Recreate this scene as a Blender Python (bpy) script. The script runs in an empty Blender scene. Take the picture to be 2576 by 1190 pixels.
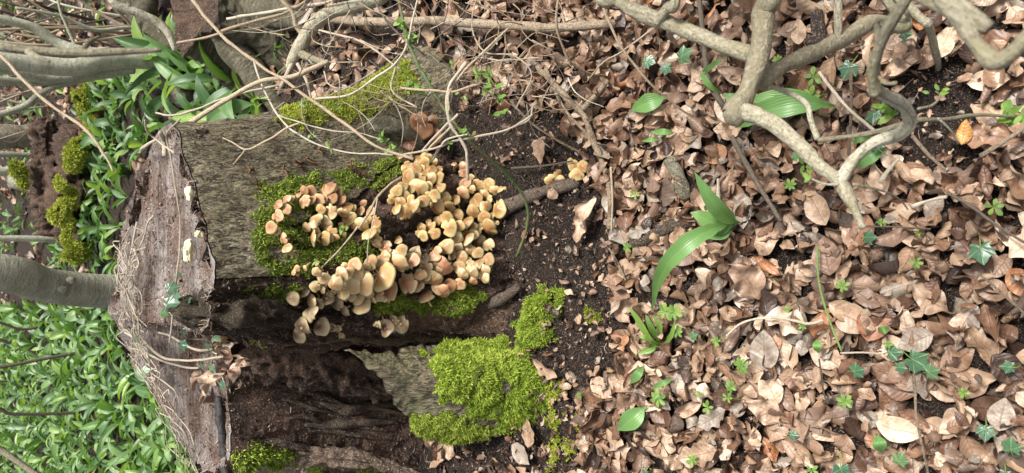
import bpy, math, random
import numpy as np
from mathutils import Vector, Matrix, Quaternion
from mathutils.bvhtree import BVHTree

random.seed(11)
RNG = np.random.default_rng(11)
scene = bpy.context.scene
COL = scene.collection
rad = math.radians

# ------------------------------------------------------------------ camera
# Phone held upright (picture stored on its side): the camera is rolled 90 deg.
CAM_H, PITCH, FOC = 1.40, rad(46.0), 0.7208      # FOC = tan(half the long field of view)
sp_, cp_ = math.sin(PITCH), math.cos(PITCH)
F_ = np.array([0, cp_, -sp_]); U_ = np.array([0, sp_, cp_]); R_ = np.array([1.0, 0, 0])
CAM = np.array([0, 0, CAM_H])
cam_d = bpy.data.cameras.new('camera')
cam = bpy.data.objects.new('camera', cam_d); COL.objects.link(cam)
m = Matrix.Identity(4)
for i in range(3):
    m[i][0] = -U_[i]; m[i][1] = R_[i]; m[i][2] = -F_[i]; m[i][3] = CAM[i]
cam.matrix_world = m
cam_d.sensor_width = 36; cam_d.lens = 18 / FOC
cam_d.clip_start = 0.02; cam_d.clip_end = 200
cam_d.dof.use_dof = True; cam_d.dof.focus_distance = 1.70; cam_d.dof.aperture_fstop = 8.5
scene.camera = cam

# ------------------------------------------------------------------ light
SUN_EL, SUN_AZ = rad(64), rad(100)               # azimuth clockwise from +Y
w = bpy.data.worlds.new('World'); scene.world = w; w.use_nodes = True
wn = w.node_tree; wn.nodes.clear()
sky = wn.nodes.new('ShaderNodeTexSky'); sky.sky_type = 'NISHITA'; sky.sun_disc = False
sky.sun_elevation = SUN_EL; sky.sun_rotation = SUN_AZ; sky.dust_density = 3.0; sky.ozone_density = 0.6
hs = wn.nodes.new('ShaderNodeHueSaturation'); hs.inputs['Saturation'].default_value = 0.12
bg = wn.nodes.new('ShaderNodeBackground'); bg.inputs['Strength'].default_value = 0.08
wo = wn.nodes.new('ShaderNodeOutputWorld')
wn.links.new(sky.outputs[0], hs.inputs['Color']); wn.links.new(hs.outputs[0], bg.inputs[0]); wn.links.new(bg.outputs[0], wo.inputs[0])
sl = bpy.data.lights.new('sun', 'SUN'); sl.energy = 2.8; sl.angle = rad(18); sl.color = (1.0, 0.96, 0.90)
so = bpy.data.objects.new('sun', sl); COL.objects.link(so)
sd = Vector((math.sin(SUN_AZ) * math.cos(SUN_EL), math.cos(SUN_AZ) * math.cos(SUN_EL), math.sin(SUN_EL)))
so.rotation_euler = sd.to_track_quat('Z', 'Y').to_euler(); so.location = sd * 20
scene.view_settings.view_transform = 'Standard'; scene.view_settings.look = 'None'
scene.view_settings.gamma = 1.0; scene.view_settings.exposure = 1.58
scene.render.engine = 'CYCLES'
scene.cycles.use_denoising = True
scene.cycles.max_bounces = 6

# ------------------------------------------------------------------ survey helpers
# Sight lines were measured on the photograph (2576 x 1190 scale); points are where those lines meet real surfaces.
def sight(px, py):
    a = (px - 1288) / 1787.0; b = (595 - py) / 1787.0
    return F_ + b * R_ - a * U_
def at(px, py, t): return CAM + sight(px, py) * t
def gp(px, py, z=0.0):
    d = sight(px, py); return CAM + d * ((z - CAM_H) / d[2])
def aty(px, py, y):
    d = sight(px, py); return CAM + d * (y / d[1])
def toq(P):
    P = np.asarray(P) - CAM
    f = P @ F_; return np.stack([1288 - 1787 * (P @ U_) / f, 595 - 1787 * (P @ R_) / f], -1)
def inpoly(Q, poly):
    x, y = Q[:, 0], Q[:, 1]; r = np.zeros(len(Q), bool); n = len(poly); j = n - 1
    for i in range(n):
        xi, yi = poly[i]; xj, yj = poly[j]
        c = ((yi > y) != (yj > y)) & (x < (xj - xi) * (y - yi) / (yj - yi + 1e-12) + xi)
        r ^= c; j = i
    return r

# ------------------------------------------------------------------ noise
def _h(ix, iy, iz, seed):
    n = (ix.astype(np.int64) * 374761393 + iy.astype(np.int64) * 668265263 + iz.astype(np.int64) * 2147483647 + seed * 974711)
    n = (n ^ (n >> 13)) * 1274126177; n = n & 0x7fffffff
    n = (n ^ (n >> 16)) * 1103515245; n = (n ^ (n >> 13)) & 0xffffff
    return n / float(0xffffff) * 2 - 1
def vn(P, seed=0):
    P = np.asarray(P, float); i = np.floor(P).astype(np.int64); f = P - i; f = f * f * (3 - 2 * f)
    x, y, z = i[:, 0], i[:, 1], i[:, 2]; r = 0
    for a in (0, 1):
        for b in (0, 1):
            for c in (0, 1):
                wgt = (f[:, 0] if a else 1 - f[:, 0]) * (f[:, 1] if b else 1 - f[:, 1]) * (f[:, 2] if c else 1 - f[:, 2])
                r = r + wgt * _h(x + a, y + b, z + c, seed)
    return r
def fbm(P, octs=4, seed=0, gain=0.5):
    P = np.asarray(P, float); s = 0; a = 1.0; t = 0
    for o in range(octs):
        s = s + a * vn(P * (2 ** o) + 17.3 * o, seed + o); t += a; a *= gain
    return s / t

# ------------------------------------------------------------------ materials
def newmat(name):
    m = bpy.data.materials.new(name); m.use_nodes = True; nt = m.node_tree; nt.nodes.clear(); return m, nt
def nd(nt, typ, ins=None, **props):
    n = nt.nodes.new('ShaderNode' + typ)
    for k, v in props.items(): setattr(n, k, v)
    for k, v in (ins or {}).items():
        if isinstance(v, bpy.types.NodeSocket): nt.links.new(v, n.inputs[k])
        else: n.inputs[k].default_value = v
    return n
def ramp(nt, fac, stops, interp='LINEAR'):
    n = nd(nt, 'ValToRGB', {0: fac}); cr = n.color_ramp; cr.interpolation = interp
    while len(cr.elements) < len(stops): cr.elements.new(0.5)
    for e, (p, c) in zip(cr.elements, stops):
        e.position = p; e.color = (*c, 1) if len(c) == 3 else c
    return n.outputs[0]
def mixc(nt, fac, a, b, mode='MIX'):
    n = nt.nodes.new('ShaderNodeMix'); n.data_type = 'RGBA'; n.blend_type = mode
    for sock, v in ((n.inputs[0], fac), (n.inputs[6], a), (n.inputs[7], b)):
        if isinstance(v, bpy.types.NodeSocket): nt.links.new(v, sock)
        else: sock.default_value = (*v, 1) if isinstance(v, tuple) and len(v) == 3 else v
    return n.outputs[2]
def math_(nt, op, a, b=0.0, c=0.0):
    n = nt.nodes.new('ShaderNodeMath'); n.operation = op
    for i, v in enumerate((a, b, c)):
        if isinstance(v, bpy.types.NodeSocket): nt.links.new(v, n.inputs[i])
        else: n.inputs[i].default_value = v
    return n.outputs[0]
def noise_(nt, vec, scale, detail=4, rough=0.55, **kw):
    return nd(nt, 'TexNoise', {'Vector': vec, 'Scale': scale, 'Detail': detail, 'Roughness': rough, **kw}).outputs[0]
def mapping(nt, vec, scale):
    return nd(nt, 'Mapping', {'Vector': vec, 'Scale': scale}).outputs[0]
def finish(nt, col, rough=0.8, bump=None, bstr=0.5, bdist=0.003, spec=0.3, transl=0.0, tcol=None):
    p = nd(nt, 'BsdfPrincipled', {'Roughness': rough, 'Specular IOR Level': spec})
    if isinstance(col, bpy.types.NodeSocket): nt.links.new(col, p.inputs['Base Color'])
    else: p.inputs['Base Color'].default_value = (*col, 1)
    bn = None
    if bump is not None:
        bn = nd(nt, 'Bump', {'Strength': bstr, 'Distance': bdist, 'Height': bump}); nt.links.new(bn.outputs[0], p.inputs['Normal'])
    sh = p.outputs[0]
    if transl:
        t = nd(nt, 'BsdfTranslucent')
        src = tcol if tcol is not None else col
        if isinstance(src, bpy.types.NodeSocket): nt.links.new(src, t.inputs[0])
        else: t.inputs[0].default_value = (*src, 1)
        mx = nd(nt, 'MixShader', {0: transl, 1: sh, 2: t.outputs[0]}); sh = mx.outputs[0]
    o = nd(nt, 'OutputMaterial', {0: sh})
def coords(nt): return nd(nt, 'TexCoord')
def rnd(nt, stuff):
    return nd(nt, 'Attribute', attribute_name='tint').outputs['Fac'] if stuff else nd(nt, 'ObjectInfo').outputs['Random']

M = {}
def m_soil():
    m, nt = newmat('dark humus soil'); c = nd(nt, 'NewGeometry').outputs['Position']
    a = noise_(nt, c, 9, 6, 0.65); b = noise_(nt, c, 130, 5, 0.7); g = noise_(nt, c, 420, 3, 0.7)
    base = ramp(nt, a, [(0.3, (0.006, 0.0045, 0.0037)), (0.55, (0.014, 0.0095, 0.0073)), (0.75, (0.036, 0.024, 0.0175))])
    col = mixc(nt, ramp(nt, b, [(0.52, (0, 0, 0)), (0.68, (0.8, 0.8, 0.8))]), base, (0.075, 0.050, 0.036))
    col = mixc(nt, ramp(nt, g, [(0.59, (0, 0, 0)), (0.66, (1, 1, 1))]), col, (0.26, 0.195, 0.155))
    h = math_(nt, 'ADD', math_(nt, 'MULTIPLY', b, 0.7), math_(nt, 'MULTIPLY', g, 0.35))
    finish(nt, col, 0.85, h, 1.0, 0.016, 0.18); M['soil'] = m
m_soil()

LEAF_TONES = {
    'tan':    [(0.0, (0.23, 0.14, 0.095)), (0.5, (0.33, 0.222, 0.148)), (1.0, (0.44, 0.315, 0.22))],
    'brown':  [(0.0, (0.09, 0.046, 0.028)), (0.5, (0.17, 0.092, 0.056)), (1.0, (0.25, 0.145, 0.09))],
    'dark':   [(0.0, (0.035, 0.02, 0.014)), (0.5, (0.07, 0.036, 0.023)), (1.0, (0.12, 0.06, 0.036))],
    'pale':   [(0.0, (0.42, 0.29, 0.20)), (0.5, (0.52, 0.38, 0.27)), (1.0, (0.60, 0.47, 0.36))],
    'grey':   [(0.0, (0.19, 0.15, 0.12)), (0.5, (0.27, 0.22, 0.175)), (1.0, (0.35, 0.285, 0.23))],
    'russet': [(0.0, (0.25, 0.10, 0.042)), (0.5, (0.34, 0.155, 0.07)), (1.0, (0.44, 0.22, 0.11))],
    'orange': [(0.0, (0.50, 0.25, 0.08)), (0.5, (0.56, 0.30, 0.11)), (1.0, (0.60, 0.34, 0.13))],
}
def veins(nt, uv, k=15.0, slope=5.0, width=0.80):
    s = nd(nt, 'SeparateXYZ', {0: uv})
    au = math_(nt, 'ABSOLUTE', math_(nt, 'SUBTRACT', s.outputs[0], 0.5))
    ph = math_(nt, 'SUBTRACT', math_(nt, 'MULTIPLY', s.outputs[1], k * 6.2832), math_(nt, 'MULTIPLY', au, slope * 6.2832))
    si = math_(nt, 'SINE', ph)
    v = ramp(nt, si, [(width, (0, 0, 0)), (0.99, (1, 1, 1))])
    mid = ramp(nt, au, [(0.0, (1, 1, 1)), (0.035, (0, 0, 0))])
    return si, v, mid
def m_leaf(name, stops, stuff=False):
    m, nt = newmat(name); tc = coords(nt); r = rnd(nt, stuff)
    base = ramp(nt, r, stops)
    loc = nd(nt, 'VectorMath', {0: nd(nt, 'NewGeometry').outputs['Position'] if stuff else tc.outputs['Object'], 1: nd(nt, 'CombineXYZ', {0: math_(nt, 'MULTIPLY', r, 31.0), 1: 0.0, 2: 0.0}).outputs[0]}, operation='ADD').outputs[0]
    n1 = noise_(nt, loc, 45, 5, 0.65); n2 = noise_(nt, loc, 260, 4, 0.7)
    si, v, mid = veins(nt, tc.outputs['UV'], 8.0, 2.6)
    col = mixc(nt, ramp(nt, n1, [(0.46, (0, 0, 0)), (0.66, (0.85, 0.85, 0.85))]), base, mixc(nt, 1.0, base, (0.42, 0.36, 0.32), 'MULTIPLY'))
    col = mixc(nt, ramp(nt, n1, [(0.25, (0.5, 0.5, 0.5)), (0.42, (0, 0, 0))]), col, mixc(nt, 1.0, base, (1.35, 1.38, 1.4), 'MULTIPLY'))
    col = mixc(nt, ramp(nt, n2, [(0.56, (0, 0, 0)), (0.66, (0.65, 0.65, 0.65))]), col, mixc(nt, 1.0, base, (0.35, 0.28, 0.25), 'MULTIPLY'))
    vv = math_(nt, 'MAXIMUM', math_(nt, 'MULTIPLY', v, 0.26), math_(nt, 'MULTIPLY', mid, 0.65))
    col = mixc(nt, vv, col, mixc(nt, 1.0, base, (0.55, 0.45, 0.40), 'MULTIPLY'))
    back = nd(nt, 'NewGeometry').outputs['Backfacing']
    col = mixc(nt, math_(nt, 'MULTIPLY', back, 0.4), col, mixc(nt, 0.4, base, (0.42, 0.32, 0.24)))
    h = math_(nt, 'ADD', math_(nt, 'MULTIPLY', si, 0.13), math_(nt, 'ADD', math_(nt, 'MULTIPLY', n1, 1.5), math_(nt, 'MULTIPLY', mid, 0.7)))
    finish(nt, col, 0.46, h, 0.5, 0.0025, 0.5, 0.12); return m
for k, s in LEAF_TONES.items(): M['leaf_' + k] = m_leaf('dead leaf ' + k, s)
M['litter'] = m_leaf('mixed dead leaves', [(0.0, (0.04, 0.022, 0.015)), (0.22, (0.11, 0.058, 0.035)), (0.45, (0.20, 0.11, 0.066)), (0.65, (0.30, 0.19, 0.118)), (0.85, (0.38, 0.262, 0.172)), (0.93, (0.5, 0.38, 0.28)), (1.0, (0.25, 0.21, 0.17))], True)

def m_green(name, stops, stuff=False, lines=9.0, gloss=0.38, transl=0.22):
    m, nt = newmat(name); tc = coords(nt); r = rnd(nt, stuff)
    base = ramp(nt, r, stops)
    s = nd(nt, 'SeparateXYZ', {0: tc.outputs['UV']})
    si = math_(nt, 'SINE', math_(nt, 'MULTIPLY', s.outputs[0], lines * 6.2832))
    au = math_(nt, 'ABSOLUTE', math_(nt, 'SUBTRACT', s.outputs[0], 0.5))
    mid = ramp(nt, au, [(0.0, (1, 1, 1)), (0.05, (0, 0, 0))])
    n1 = noise_(nt, nd(nt, 'NewGeometry').outputs['Position'], 30, 4)
    col = mixc(nt, ramp(nt, n1, [(0.35, (0, 0, 0)), (0.75, (0.6, 0.6, 0.6))]), base, mixc(nt, 1.0, base, (0.62, 0.68, 0.6), 'MULTIPLY'))
    col = mixc(nt, math_(nt, 'MULTIPLY', mid, 0.35), col, (0.22, 0.36, 0.12))
    h = math_(nt, 'ADD', math_(nt, 'MULTIPLY', si, 0.25), math_(nt, 'MULTIPLY', mid, -0.8))
    tcol = mixc(nt, 1.0, base, (1.6, 1.7, 0.7), 'MULTIPLY')
    finish(nt, col, gloss, h, 0.5, 0.0015, 0.5, transl, tcol); return m
GAR = [(0.0, (0.05, 0.11, 0.036)), (0.45, (0.09, 0.175, 0.055)), (0.8, (0.14, 0.24, 0.07)), (1.0, (0.22, 0.32, 0.085))]
M['garlic'] = m_green('wild garlic leaf', GAR, False, 9.0, 0.4, 0.3)
M['garlic_stuff'] = m_green('wild garlic carpet', GAR, True, 9.0, 0.4, 0.3)
M['fresh'] = m_green('fresh spring leaf', [(0.0, (0.09, 0.18, 0.03)), (0.5, (0.14, 0.24, 0.04)), (1.0, (0.22, 0.32, 0.07))], False, 3, 0.45, 0.3)
M['lily'] = m_green('broad foreground leaf', [(0.0, (0.10, 0.21, 0.06)), (1.0, (0.15, 0.28, 0.075))], False, 8, 0.4, 0.22)
M['grass'] = m_green('grass blade', [(0.0, (0.07, 0.16, 0.04)), (1.0, (0.14, 0.25, 0.06))], False, 4)

def m_ivy():
    m, nt = newmat('ivy leaf'); r = rnd(nt, False)
    base = ramp(nt, r, [(0.0, (0.025, 0.068, 0.034)), (0.6, (0.042, 0.10, 0.048)), (1.0, (0.085, 0.16, 0.055))])
    v = nd(nt, 'Attribute', attribute_name='vein').outputs['Fac']
    n1 = noise_(nt, coords(nt).outputs['Object'], 120, 4)
    col = mixc(nt, ramp(nt, n1, [(0.4, (0, 0, 0)), (0.8, (0.5, 0.5, 0.5))]), base, (0.03, 0.075, 0.035))
    col = mixc(nt, ramp(nt, v, [(0.84, (0, 0, 0)), (0.95, (0.75, 0.75, 0.75))]), col, (0.26, 0.36, 0.22))
    finish(nt, col, 0.35, v, 0.4, 0.002, 0.5, 0.08); M['ivy'] = m
m_ivy()
def m_moss(name, stops):
    m, nt = newmat(name); base = ramp(nt, rnd(nt, True), stops)
    finish(nt, base, 0.7, None, 0, 0, 0.2, 0.3); return m
M['moss_bright'] = m_moss('bright moss', [(0.0, (0.07, 0.12, 0.015)), (0.45, (0.25, 0.35, 0.035)), (1.0, (0.55, 0.62, 0.13))])
M['moss_dark'] = m_moss('olive moss', [(0.0, (0.05, 0.08, 0.011)), (0.40, (0.20, 0.27, 0.034)), (1.0, (0.45, 0.52, 0.10))])
M['moss_yellow'] = m_moss('yellow moss', [(0.0, (0.12, 0.15, 0.018)), (0.5, (0.32, 0.36, 0.045)), (1.0, (0.55, 0.58, 0.12))])
def m_mossbase():
    m, nt = newmat('moss mat'); c = nd(nt, 'NewGeometry').outputs['Position']; n1 = noise_(nt, c, 60, 5, 0.7)
    finish(nt, ramp(nt, n1, [(0.3, (0.03, 0.04, 0.01)), (0.7, (0.10, 0.13, 0.022))]), 0.9, n1, 1.0, 0.012, 0.1); M['moss_base'] = m
m_mossbase()
def m_bark():
    m, nt = newmat('grey beech bark'); uv = coords(nt).outputs['UV']; pos = nd(nt, 'NewGeometry').outputs['Position']
    wr = noise_(nt, mapping(nt, uv, (100, 32, 1)), 1.0, 5, 0.62, Distortion=1.8)
    wr2 = noise_(nt, mapping(nt, uv, (190, 75, 1)), 1.0, 3, 0.65, Distortion=1.0)
    bl = noise_(nt, pos, 7, 5, 0.6); sp = noise_(nt, pos, 150, 4, 0.7)
    base = ramp(nt, bl, [(0.3, (0.085, 0.068, 0.038)), (0.5, (0.175, 0.145, 0.088)), (0.68, (0.28, 0.245, 0.165))])
    col = mixc(nt, ramp(nt, wr, [(0.44, (0.92, 0.92, 0.92)), (0.54, (0, 0, 0))]), base, (0.035, 0.029, 0.019))
    col = mixc(nt, ramp(nt, wr2, [(0.55, (0, 0, 0)), (0.70, (0.7, 0.7, 0.7))]), col, (0.33, 0.30, 0.25))
    col = mixc(nt, ramp(nt, noise_(nt, pos, 3.4, 4), [(0.52, (0, 0, 0)), (0.66, (0.45, 0.45, 0.45))]), col, (0.10, 0.115, 0.04))
    col = mixc(nt, ramp(nt, sp, [(0.66, (0, 0, 0)), (0.74, (0.8, 0.8, 0.8))]), col, (0.03, 0.024, 0.02))
    col = mixc(nt, ramp(nt, noise_(nt, pos, 26, 3, 0.6), [(0.66, (0, 0, 0)), (0.72, (0.9, 0.9, 0.9))]), col, (0.025, 0.018, 0.013))
    h = math_(nt, 'ADD', math_(nt, 'MULTIPLY', wr, 1.0), math_(nt, 'MULTIPLY', wr2, 0.5))
    finish(nt, col, 0.85, h, 1.0, 0.012, 0.25); M['bark'] = m
m_bark()
def m_rot():
    m, nt = newmat('rotten brown wood'); pos = nd(nt, 'NewGeometry').outputs['Position']
    fi = noise_(nt, mapping(nt, pos, (60, 60, 12)), 1.0, 6, 0.7, Distortion=0.8); a = noise_(nt, pos, 6, 5, 0.6); g = noise_(nt, pos, 170, 5, 0.75)
    base = ramp(nt, a, [(0.3, (0.016, 0.010, 0.007)), (0.48, (0.05, 0.028, 0.019)), (0.66, (0.13, 0.074, 0.048))])
    col = mixc(nt, ramp(nt, fi, [(0.5, (0, 0, 0)), (0.72, (0.7, 0.7, 0.7))]), base, (0.20, 0.125, 0.085))
    col = mixc(nt, ramp(nt, g, [(0.54, (0, 0, 0)), (0.63, (0.85, 0.85, 0.85))]), col, (0.32, 0.225, 0.165))
    h = math_(nt, 'ADD', fi, math_(nt, 'MULTIPLY', g, 0.7))
    finish(nt, col, 0.75, h, 1.0, 0.022, 0.3); M['rot'] = m
m_rot()
def m_topwood():
    m, nt = newmat('weathered stump top wood'); pos = nd(nt, 'NewGeometry').outputs['Position']
    fi = noise_(nt, mapping(nt, pos, (5, 110, 60)), 1.0, 6, 0.65, Distortion=0.5); a = noise_(nt, mapping(nt, pos, (4, 14, 10)), 1.0, 5, 0.6); g = noise_(nt, pos, 190, 5, 0.75)
    base = ramp(nt, a, [(0.28, (0.035, 0.023, 0.019)), (0.42, (0.11, 0.072, 0.055)), (0.54, (0.17, 0.145, 0.133)), (0.66, (0.28, 0.25, 0.23)), (0.8, (0.38, 0.29, 0.21))])
    col = mixc(nt, ramp(nt, fi, [(0.35, (0.85, 0.85, 0.85)), (0.52, (0, 0, 0))]), base, (0.05, 0.032, 0.027))
    col = mixc(nt, ramp(nt, g, [(0.56, (0, 0, 0)), (0.66, (0.75, 0.75, 0.75))]), col, (0.42, 0.30, 0.23))
    finish(nt, col, 0.75, math_(nt, 'ADD', fi, math_(nt, 'MULTIPLY', g, 0.35)), 1.0, 0.01, 0.3); M['topwood'] = m
m_topwood()
def m_stick(name, stops, patch=None, rough=0.7, scale=40.0, spots=None, bd=0.003):
    m, nt = newmat(name); uv = coords(nt).outputs['UV']; pos = nd(nt, 'NewGeometry').outputs['Position']; r = nd(nt, 'ObjectInfo').outputs['Random']
    a = noise_(nt, mapping(nt, uv, (10, 14, 1)), 1.0, 6, 0.65); g = noise_(nt, pos, max(scale * 6, 230.0), 4, 0.7)
    f = math_(nt, 'ADD', math_(nt, 'MULTIPLY', a, 0.8), math_(nt, 'MULTIPLY', math_(nt, 'SUBTRACT', r, 0.4), 0.35))
    col = ramp(nt, f, stops)
    if patch: col = mixc(nt, ramp(nt, noise_(nt, pos, scale, 4), [(0.5, (0, 0, 0)), (0.66, (0.8, 0.8, 0.8))]), col, patch)
    if spots: col = mixc(nt, ramp(nt, g, [(0.54, (0, 0, 0)), (0.63, (0.85, 0.85, 0.85))]), col, spots)
    finish(nt, col, rough, math_(nt, 'ADD', a, math_(nt, 'MULTIPLY', g, 0.8)), 1.0, bd, 0.3); return m
M['limb'] = m_stick('olive grey elder bark', [(0.25, (0.19, 0.165, 0.11)), (0.5, (0.38, 0.35, 0.26)), (0.75, (0.55, 0.52, 0.42))], (0.23, 0.205, 0.12), 0.62, 14, (0.15, 0.125, 0.07), 0.005)
M['trunk'] = m_stick('smooth grey bark', [(0.25, (0.25, 0.245, 0.18)), (0.5, (0.41, 0.405, 0.315)), (0.75, (0.58, 0.575, 0.48))], (0.23, 0.23, 0.14), 0.7, 14, (0.15, 0.14, 0.10), 0.007)
M['twig'] = m_stick('pale brown twig', [(0.2, (0.22, 0.16, 0.10)), (0.5, (0.36, 0.28, 0.19)), (0.8, (0.48, 0.40, 0.29))], None, 0.6, 60, (0.12, 0.085, 0.06))
M['pale'] = m_stick('bleached dead stem', [(0.2, (0.30, 0.25, 0.18)), (0.5, (0.44, 0.385, 0.30)), (0.8, (0.56, 0.51, 0.42))], None, 0.6, 60, (0.28, 0.22, 0.16))
M['darktwig'] = m_stick('dark twig', [(0.2, (0.045, 0.035, 0.026)), (0.5, (0.10, 0.078, 0.056)), (0.8, (0.19, 0.155, 0.115))], None, 0.65, 60, (0.03, 0.025, 0.02))
M['stick'] = m_stick('barky fallen stick', [(0.2, (0.14, 0.10, 0.065)), (0.45, (0.27, 0.205, 0.14)), (0.8, (0.44, 0.36, 0.265))], (0.10, 0.07, 0.045), 0.75, 25, (0.07, 0.05, 0.035), 0.008)
M['log'] = m_stick('decayed log bark', [(0.25, (0.035, 0.026, 0.02)), (0.5, (0.10, 0.072, 0.052)), (0.75, (0.21, 0.165, 0.125))], (0.04, 0.028, 0.022), 0.8, 22, (0.3, 0.24, 0.19), 0.012)
M['bramble'] = m_stick('green bramble stem', [(0.2, (0.04, 0.075, 0.025)), (0.5, (0.07, 0.12, 0.04)), (0.8, (0.13, 0.16, 0.06))], (0.16, 0.11, 0.06), 0.45, 30, None)
M['greenstem'] = m_stick('thin green stem', [(0.2, (0.12, 0.2, 0.05)), (0.8, (0.24, 0.33, 0.10))], None, 0.5)
M['knotty'] = m_stick('knotted old bark', [(0.25, (0.10, 0.088, 0.055)), (0.5, (0.26, 0.235, 0.165)), (0.75, (0.46, 0.42, 0.32))], (0.08, 0.07, 0.038), 0.8, 14, (0.05, 0.04, 0.028), 0.02)
def m_cap(name, mid, edge, dk):
    m, nt = newmat(name); tc = coords(nt); o = tc.outputs['Object']; r = nd(nt, 'ObjectInfo').outputs['Random']
    s = nd(nt, 'SeparateXYZ', {0: nd(nt, 'Attribute', attribute_name='rr').outputs['Vector']})
    n1 = noise_(nt, nd(nt, 'VectorMath', {0: o, 1: nd(nt, 'CombineXYZ', {0: math_(nt, 'MULTIPLY', r, 40.0), 1: 0.0, 2: 0.0}).outputs[0]}, operation='ADD').outputs[0], 1.6, 4)
    f = math_(nt, 'ADD', s.outputs[0], math_(nt, 'MULTIPLY', math_(nt, 'SUBTRACT', n1, 0.5), 0.75))
    f = math_(nt, 'ADD', f, math_(nt, 'MULTIPLY', math_(nt, 'SUBTRACT', r, 0.5), 0.40))
    col = ramp(nt, f, [(0.16, dk), (0.54, mid), (0.88, edge), (1.0, tuple(min(.72, c * 1.22) for c in edge))])
    n2 = noise_(nt, o, 6.0, 4, 0.6)
    col = mixc(nt, ramp(nt, n2, [(0.60, (0, 0, 0)), (0.75, (0.45, 0.45, 0.45))]), col, dk)
    finish(nt, col, 0.36, n2, 0.25, 0.004, 0.45, 0.06, edge); return m
M['cap_honey'] = m_cap('honey tan mushroom cap', (0.37, 0.22, 0.085), (0.48, 0.375, 0.175), (0.27, 0.125, 0.042))
M['cap_buff'] = m_cap('pale buff mushroom cap', (0.36, 0.235, 0.11), (0.46, 0.37, 0.20), (0.28, 0.145, 0.065))
M['cap_brown'] = m_cap('brown mushroom cap', (0.34, 0.175, 0.085), (0.47, 0.31, 0.165), (0.22, 0.09, 0.042))
M['cap_pink'] = m_cap('pinkish split mushroom cap', (0.37, 0.185, 0.10), (0.45, 0.325, 0.18), (0.30, 0.125, 0.065))
M['cap_grey'] = m_cap('greyish old mushroom cap', (0.22, 0.15, 0.085), (0.33, 0.26, 0.15), (0.10, 0.052, 0.03))
def m_plain(name, c0, c1, scale, rough=0.6, bd=0.002, det=4):
    m, nt = newmat(name); n = noise_(nt, nd(nt, 'NewGeometry').outputs['Position'], scale, det, 0.65)
    finish(nt, ramp(nt, n, [(0.3, c0), (0.7, c1)]), rough, n, 0.6, bd, 0.3); return m
M['cap_red'] = m_cap('reddish brown mushroom cap', (0.15, 0.062, 0.032), (0.24, 0.12, 0.06), (0.09, 0.035, 0.02))
M['gill'] = m_plain('olive mushroom gills', (0.16, 0.12, 0.05), (0.34, 0.28, 0.13), 120)
M['stem'] = m_plain('mushroom stem', (0.30, 0.15, 0.05), (0.60, 0.45, 0.20), 50)
M['dried'] = m_plain('dried mushroom', (0.045, 0.022, 0.011), (0.15, 0.075, 0.032), 150)
M['flesh'] = m_plain('torn pale mushroom flesh', (0.62, 0.52, 0.33), (0.74, 0.64, 0.44), 90)
M['slime'] = m_plain('cream yellow fungus crust', (0.40, 0.35, 0.18), (0.66, 0.62, 0.45), 60, 0.7, 0.008)
M['char'] = m_plain('blackened wood', (0.012, 0.011, 0.011), (0.05, 0.046, 0.045), 60, 0.6, 0.01)
M['palewood'] = m_stick('pale split wood', [(0.3, (0.03, 0.02, 0.014)), (0.48, (0.12, 0.08, 0.055)), (0.72, (0.34, 0.26, 0.19))], (0.05, 0.033, 0.024), 0.8, 24, (0.4, 0.32, 0.24), 0.012)
M['slab'] = m_stick('olive brown wood slab', [(0.3, (0.025, 0.018, 0.010)), (0.5, (0.085, 0.062, 0.032)), (0.72, (0.19, 0.15, 0.085))], (0.03, 0.02, 0.012), 0.8, 30, (0.16, 0.12, 0.07), 0.012)
M['husk'] = m_plain('beech husk', (0.07, 0.042, 0.028), (0.19, 0.12, 0.08), 90)
def m_crumb():
    m, nt = newmat('wood and leaf crumbs')
    finish(nt, ramp(nt, rnd(nt, True), [(0.0, (0.025, 0.017, 0.013)), (0.45, (0.09, 0.058, 0.042)), (0.8, (0.22, 0.15, 0.11)), (1.0, (0.45, 0.36, 0.29))]), 0.8); M['crumb'] = m
m_crumb()

# ------------------------------------------------------------------ mesh helpers
def mesh(name, V, F, uv=None, attrs=None, smooth=True):
    V = np.asarray(V, np.float32); me = bpy.data.meshes.new(name)
    if isinstance(F, np.ndarray):
        n, k = F.shape; lv = F.astype(np.int32).ravel(); ls = np.arange(0, n * k, k, dtype=np.int32); lt = np.full(n, k, np.int32)
    else:
        lt = np.array([len(f) for f in F], np.int32); lv = np.array([i for f in F for i in f], np.int32); ls = np.concatenate([[0], np.cumsum(lt)[:-1]]).astype(np.int32)
    me.vertices.add(len(V)); me.vertices.foreach_set('co', V.ravel())
    me.loops.add(len(lv)); me.loops.foreach_set('vertex_index', lv)
    me.polygons.add(len(ls)); me.polygons.foreach_set('loop_start', ls); me.polygons.foreach_set('loop_total', lt)
    if smooth: me.polygons.foreach_set('use_smooth', np.ones(len(ls), bool))
    me.update(calc_edges=True)
    if uv is not None:
        l = me.uv_layers.new(name='UVMap'); l.data.foreach_set('uv', np.asarray(uv, np.float32)[lv].ravel())
    for k, a in (attrs or {}).items():
        at_ = me.attributes.new(k, 'FLOAT', 'POINT'); at_.data.foreach_set('value', np.asarray(a, np.float32))
    return me
def link(name, data, mat=None, parent=None, loc=None, rot=None, scale=None):
    o = bpy.data.objects.new(name, data); COL.objects.link(o)
    if mat is not None and data is not None and not data.materials: data.materials.append(mat)
    if parent is not None: o.parent = parent
    if loc is not None: o.location = [float(c) for c in loc]
    if rot is not None:
        if isinstance(rot, Quaternion): o.rotation_mode = 'QUATERNION'; o.rotation_quaternion = rot
        else: o.rotation_euler = rot
    if scale is not None: o.scale = (scale,) * 3 if isinstance(scale, (int, float)) else scale
    return o
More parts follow.
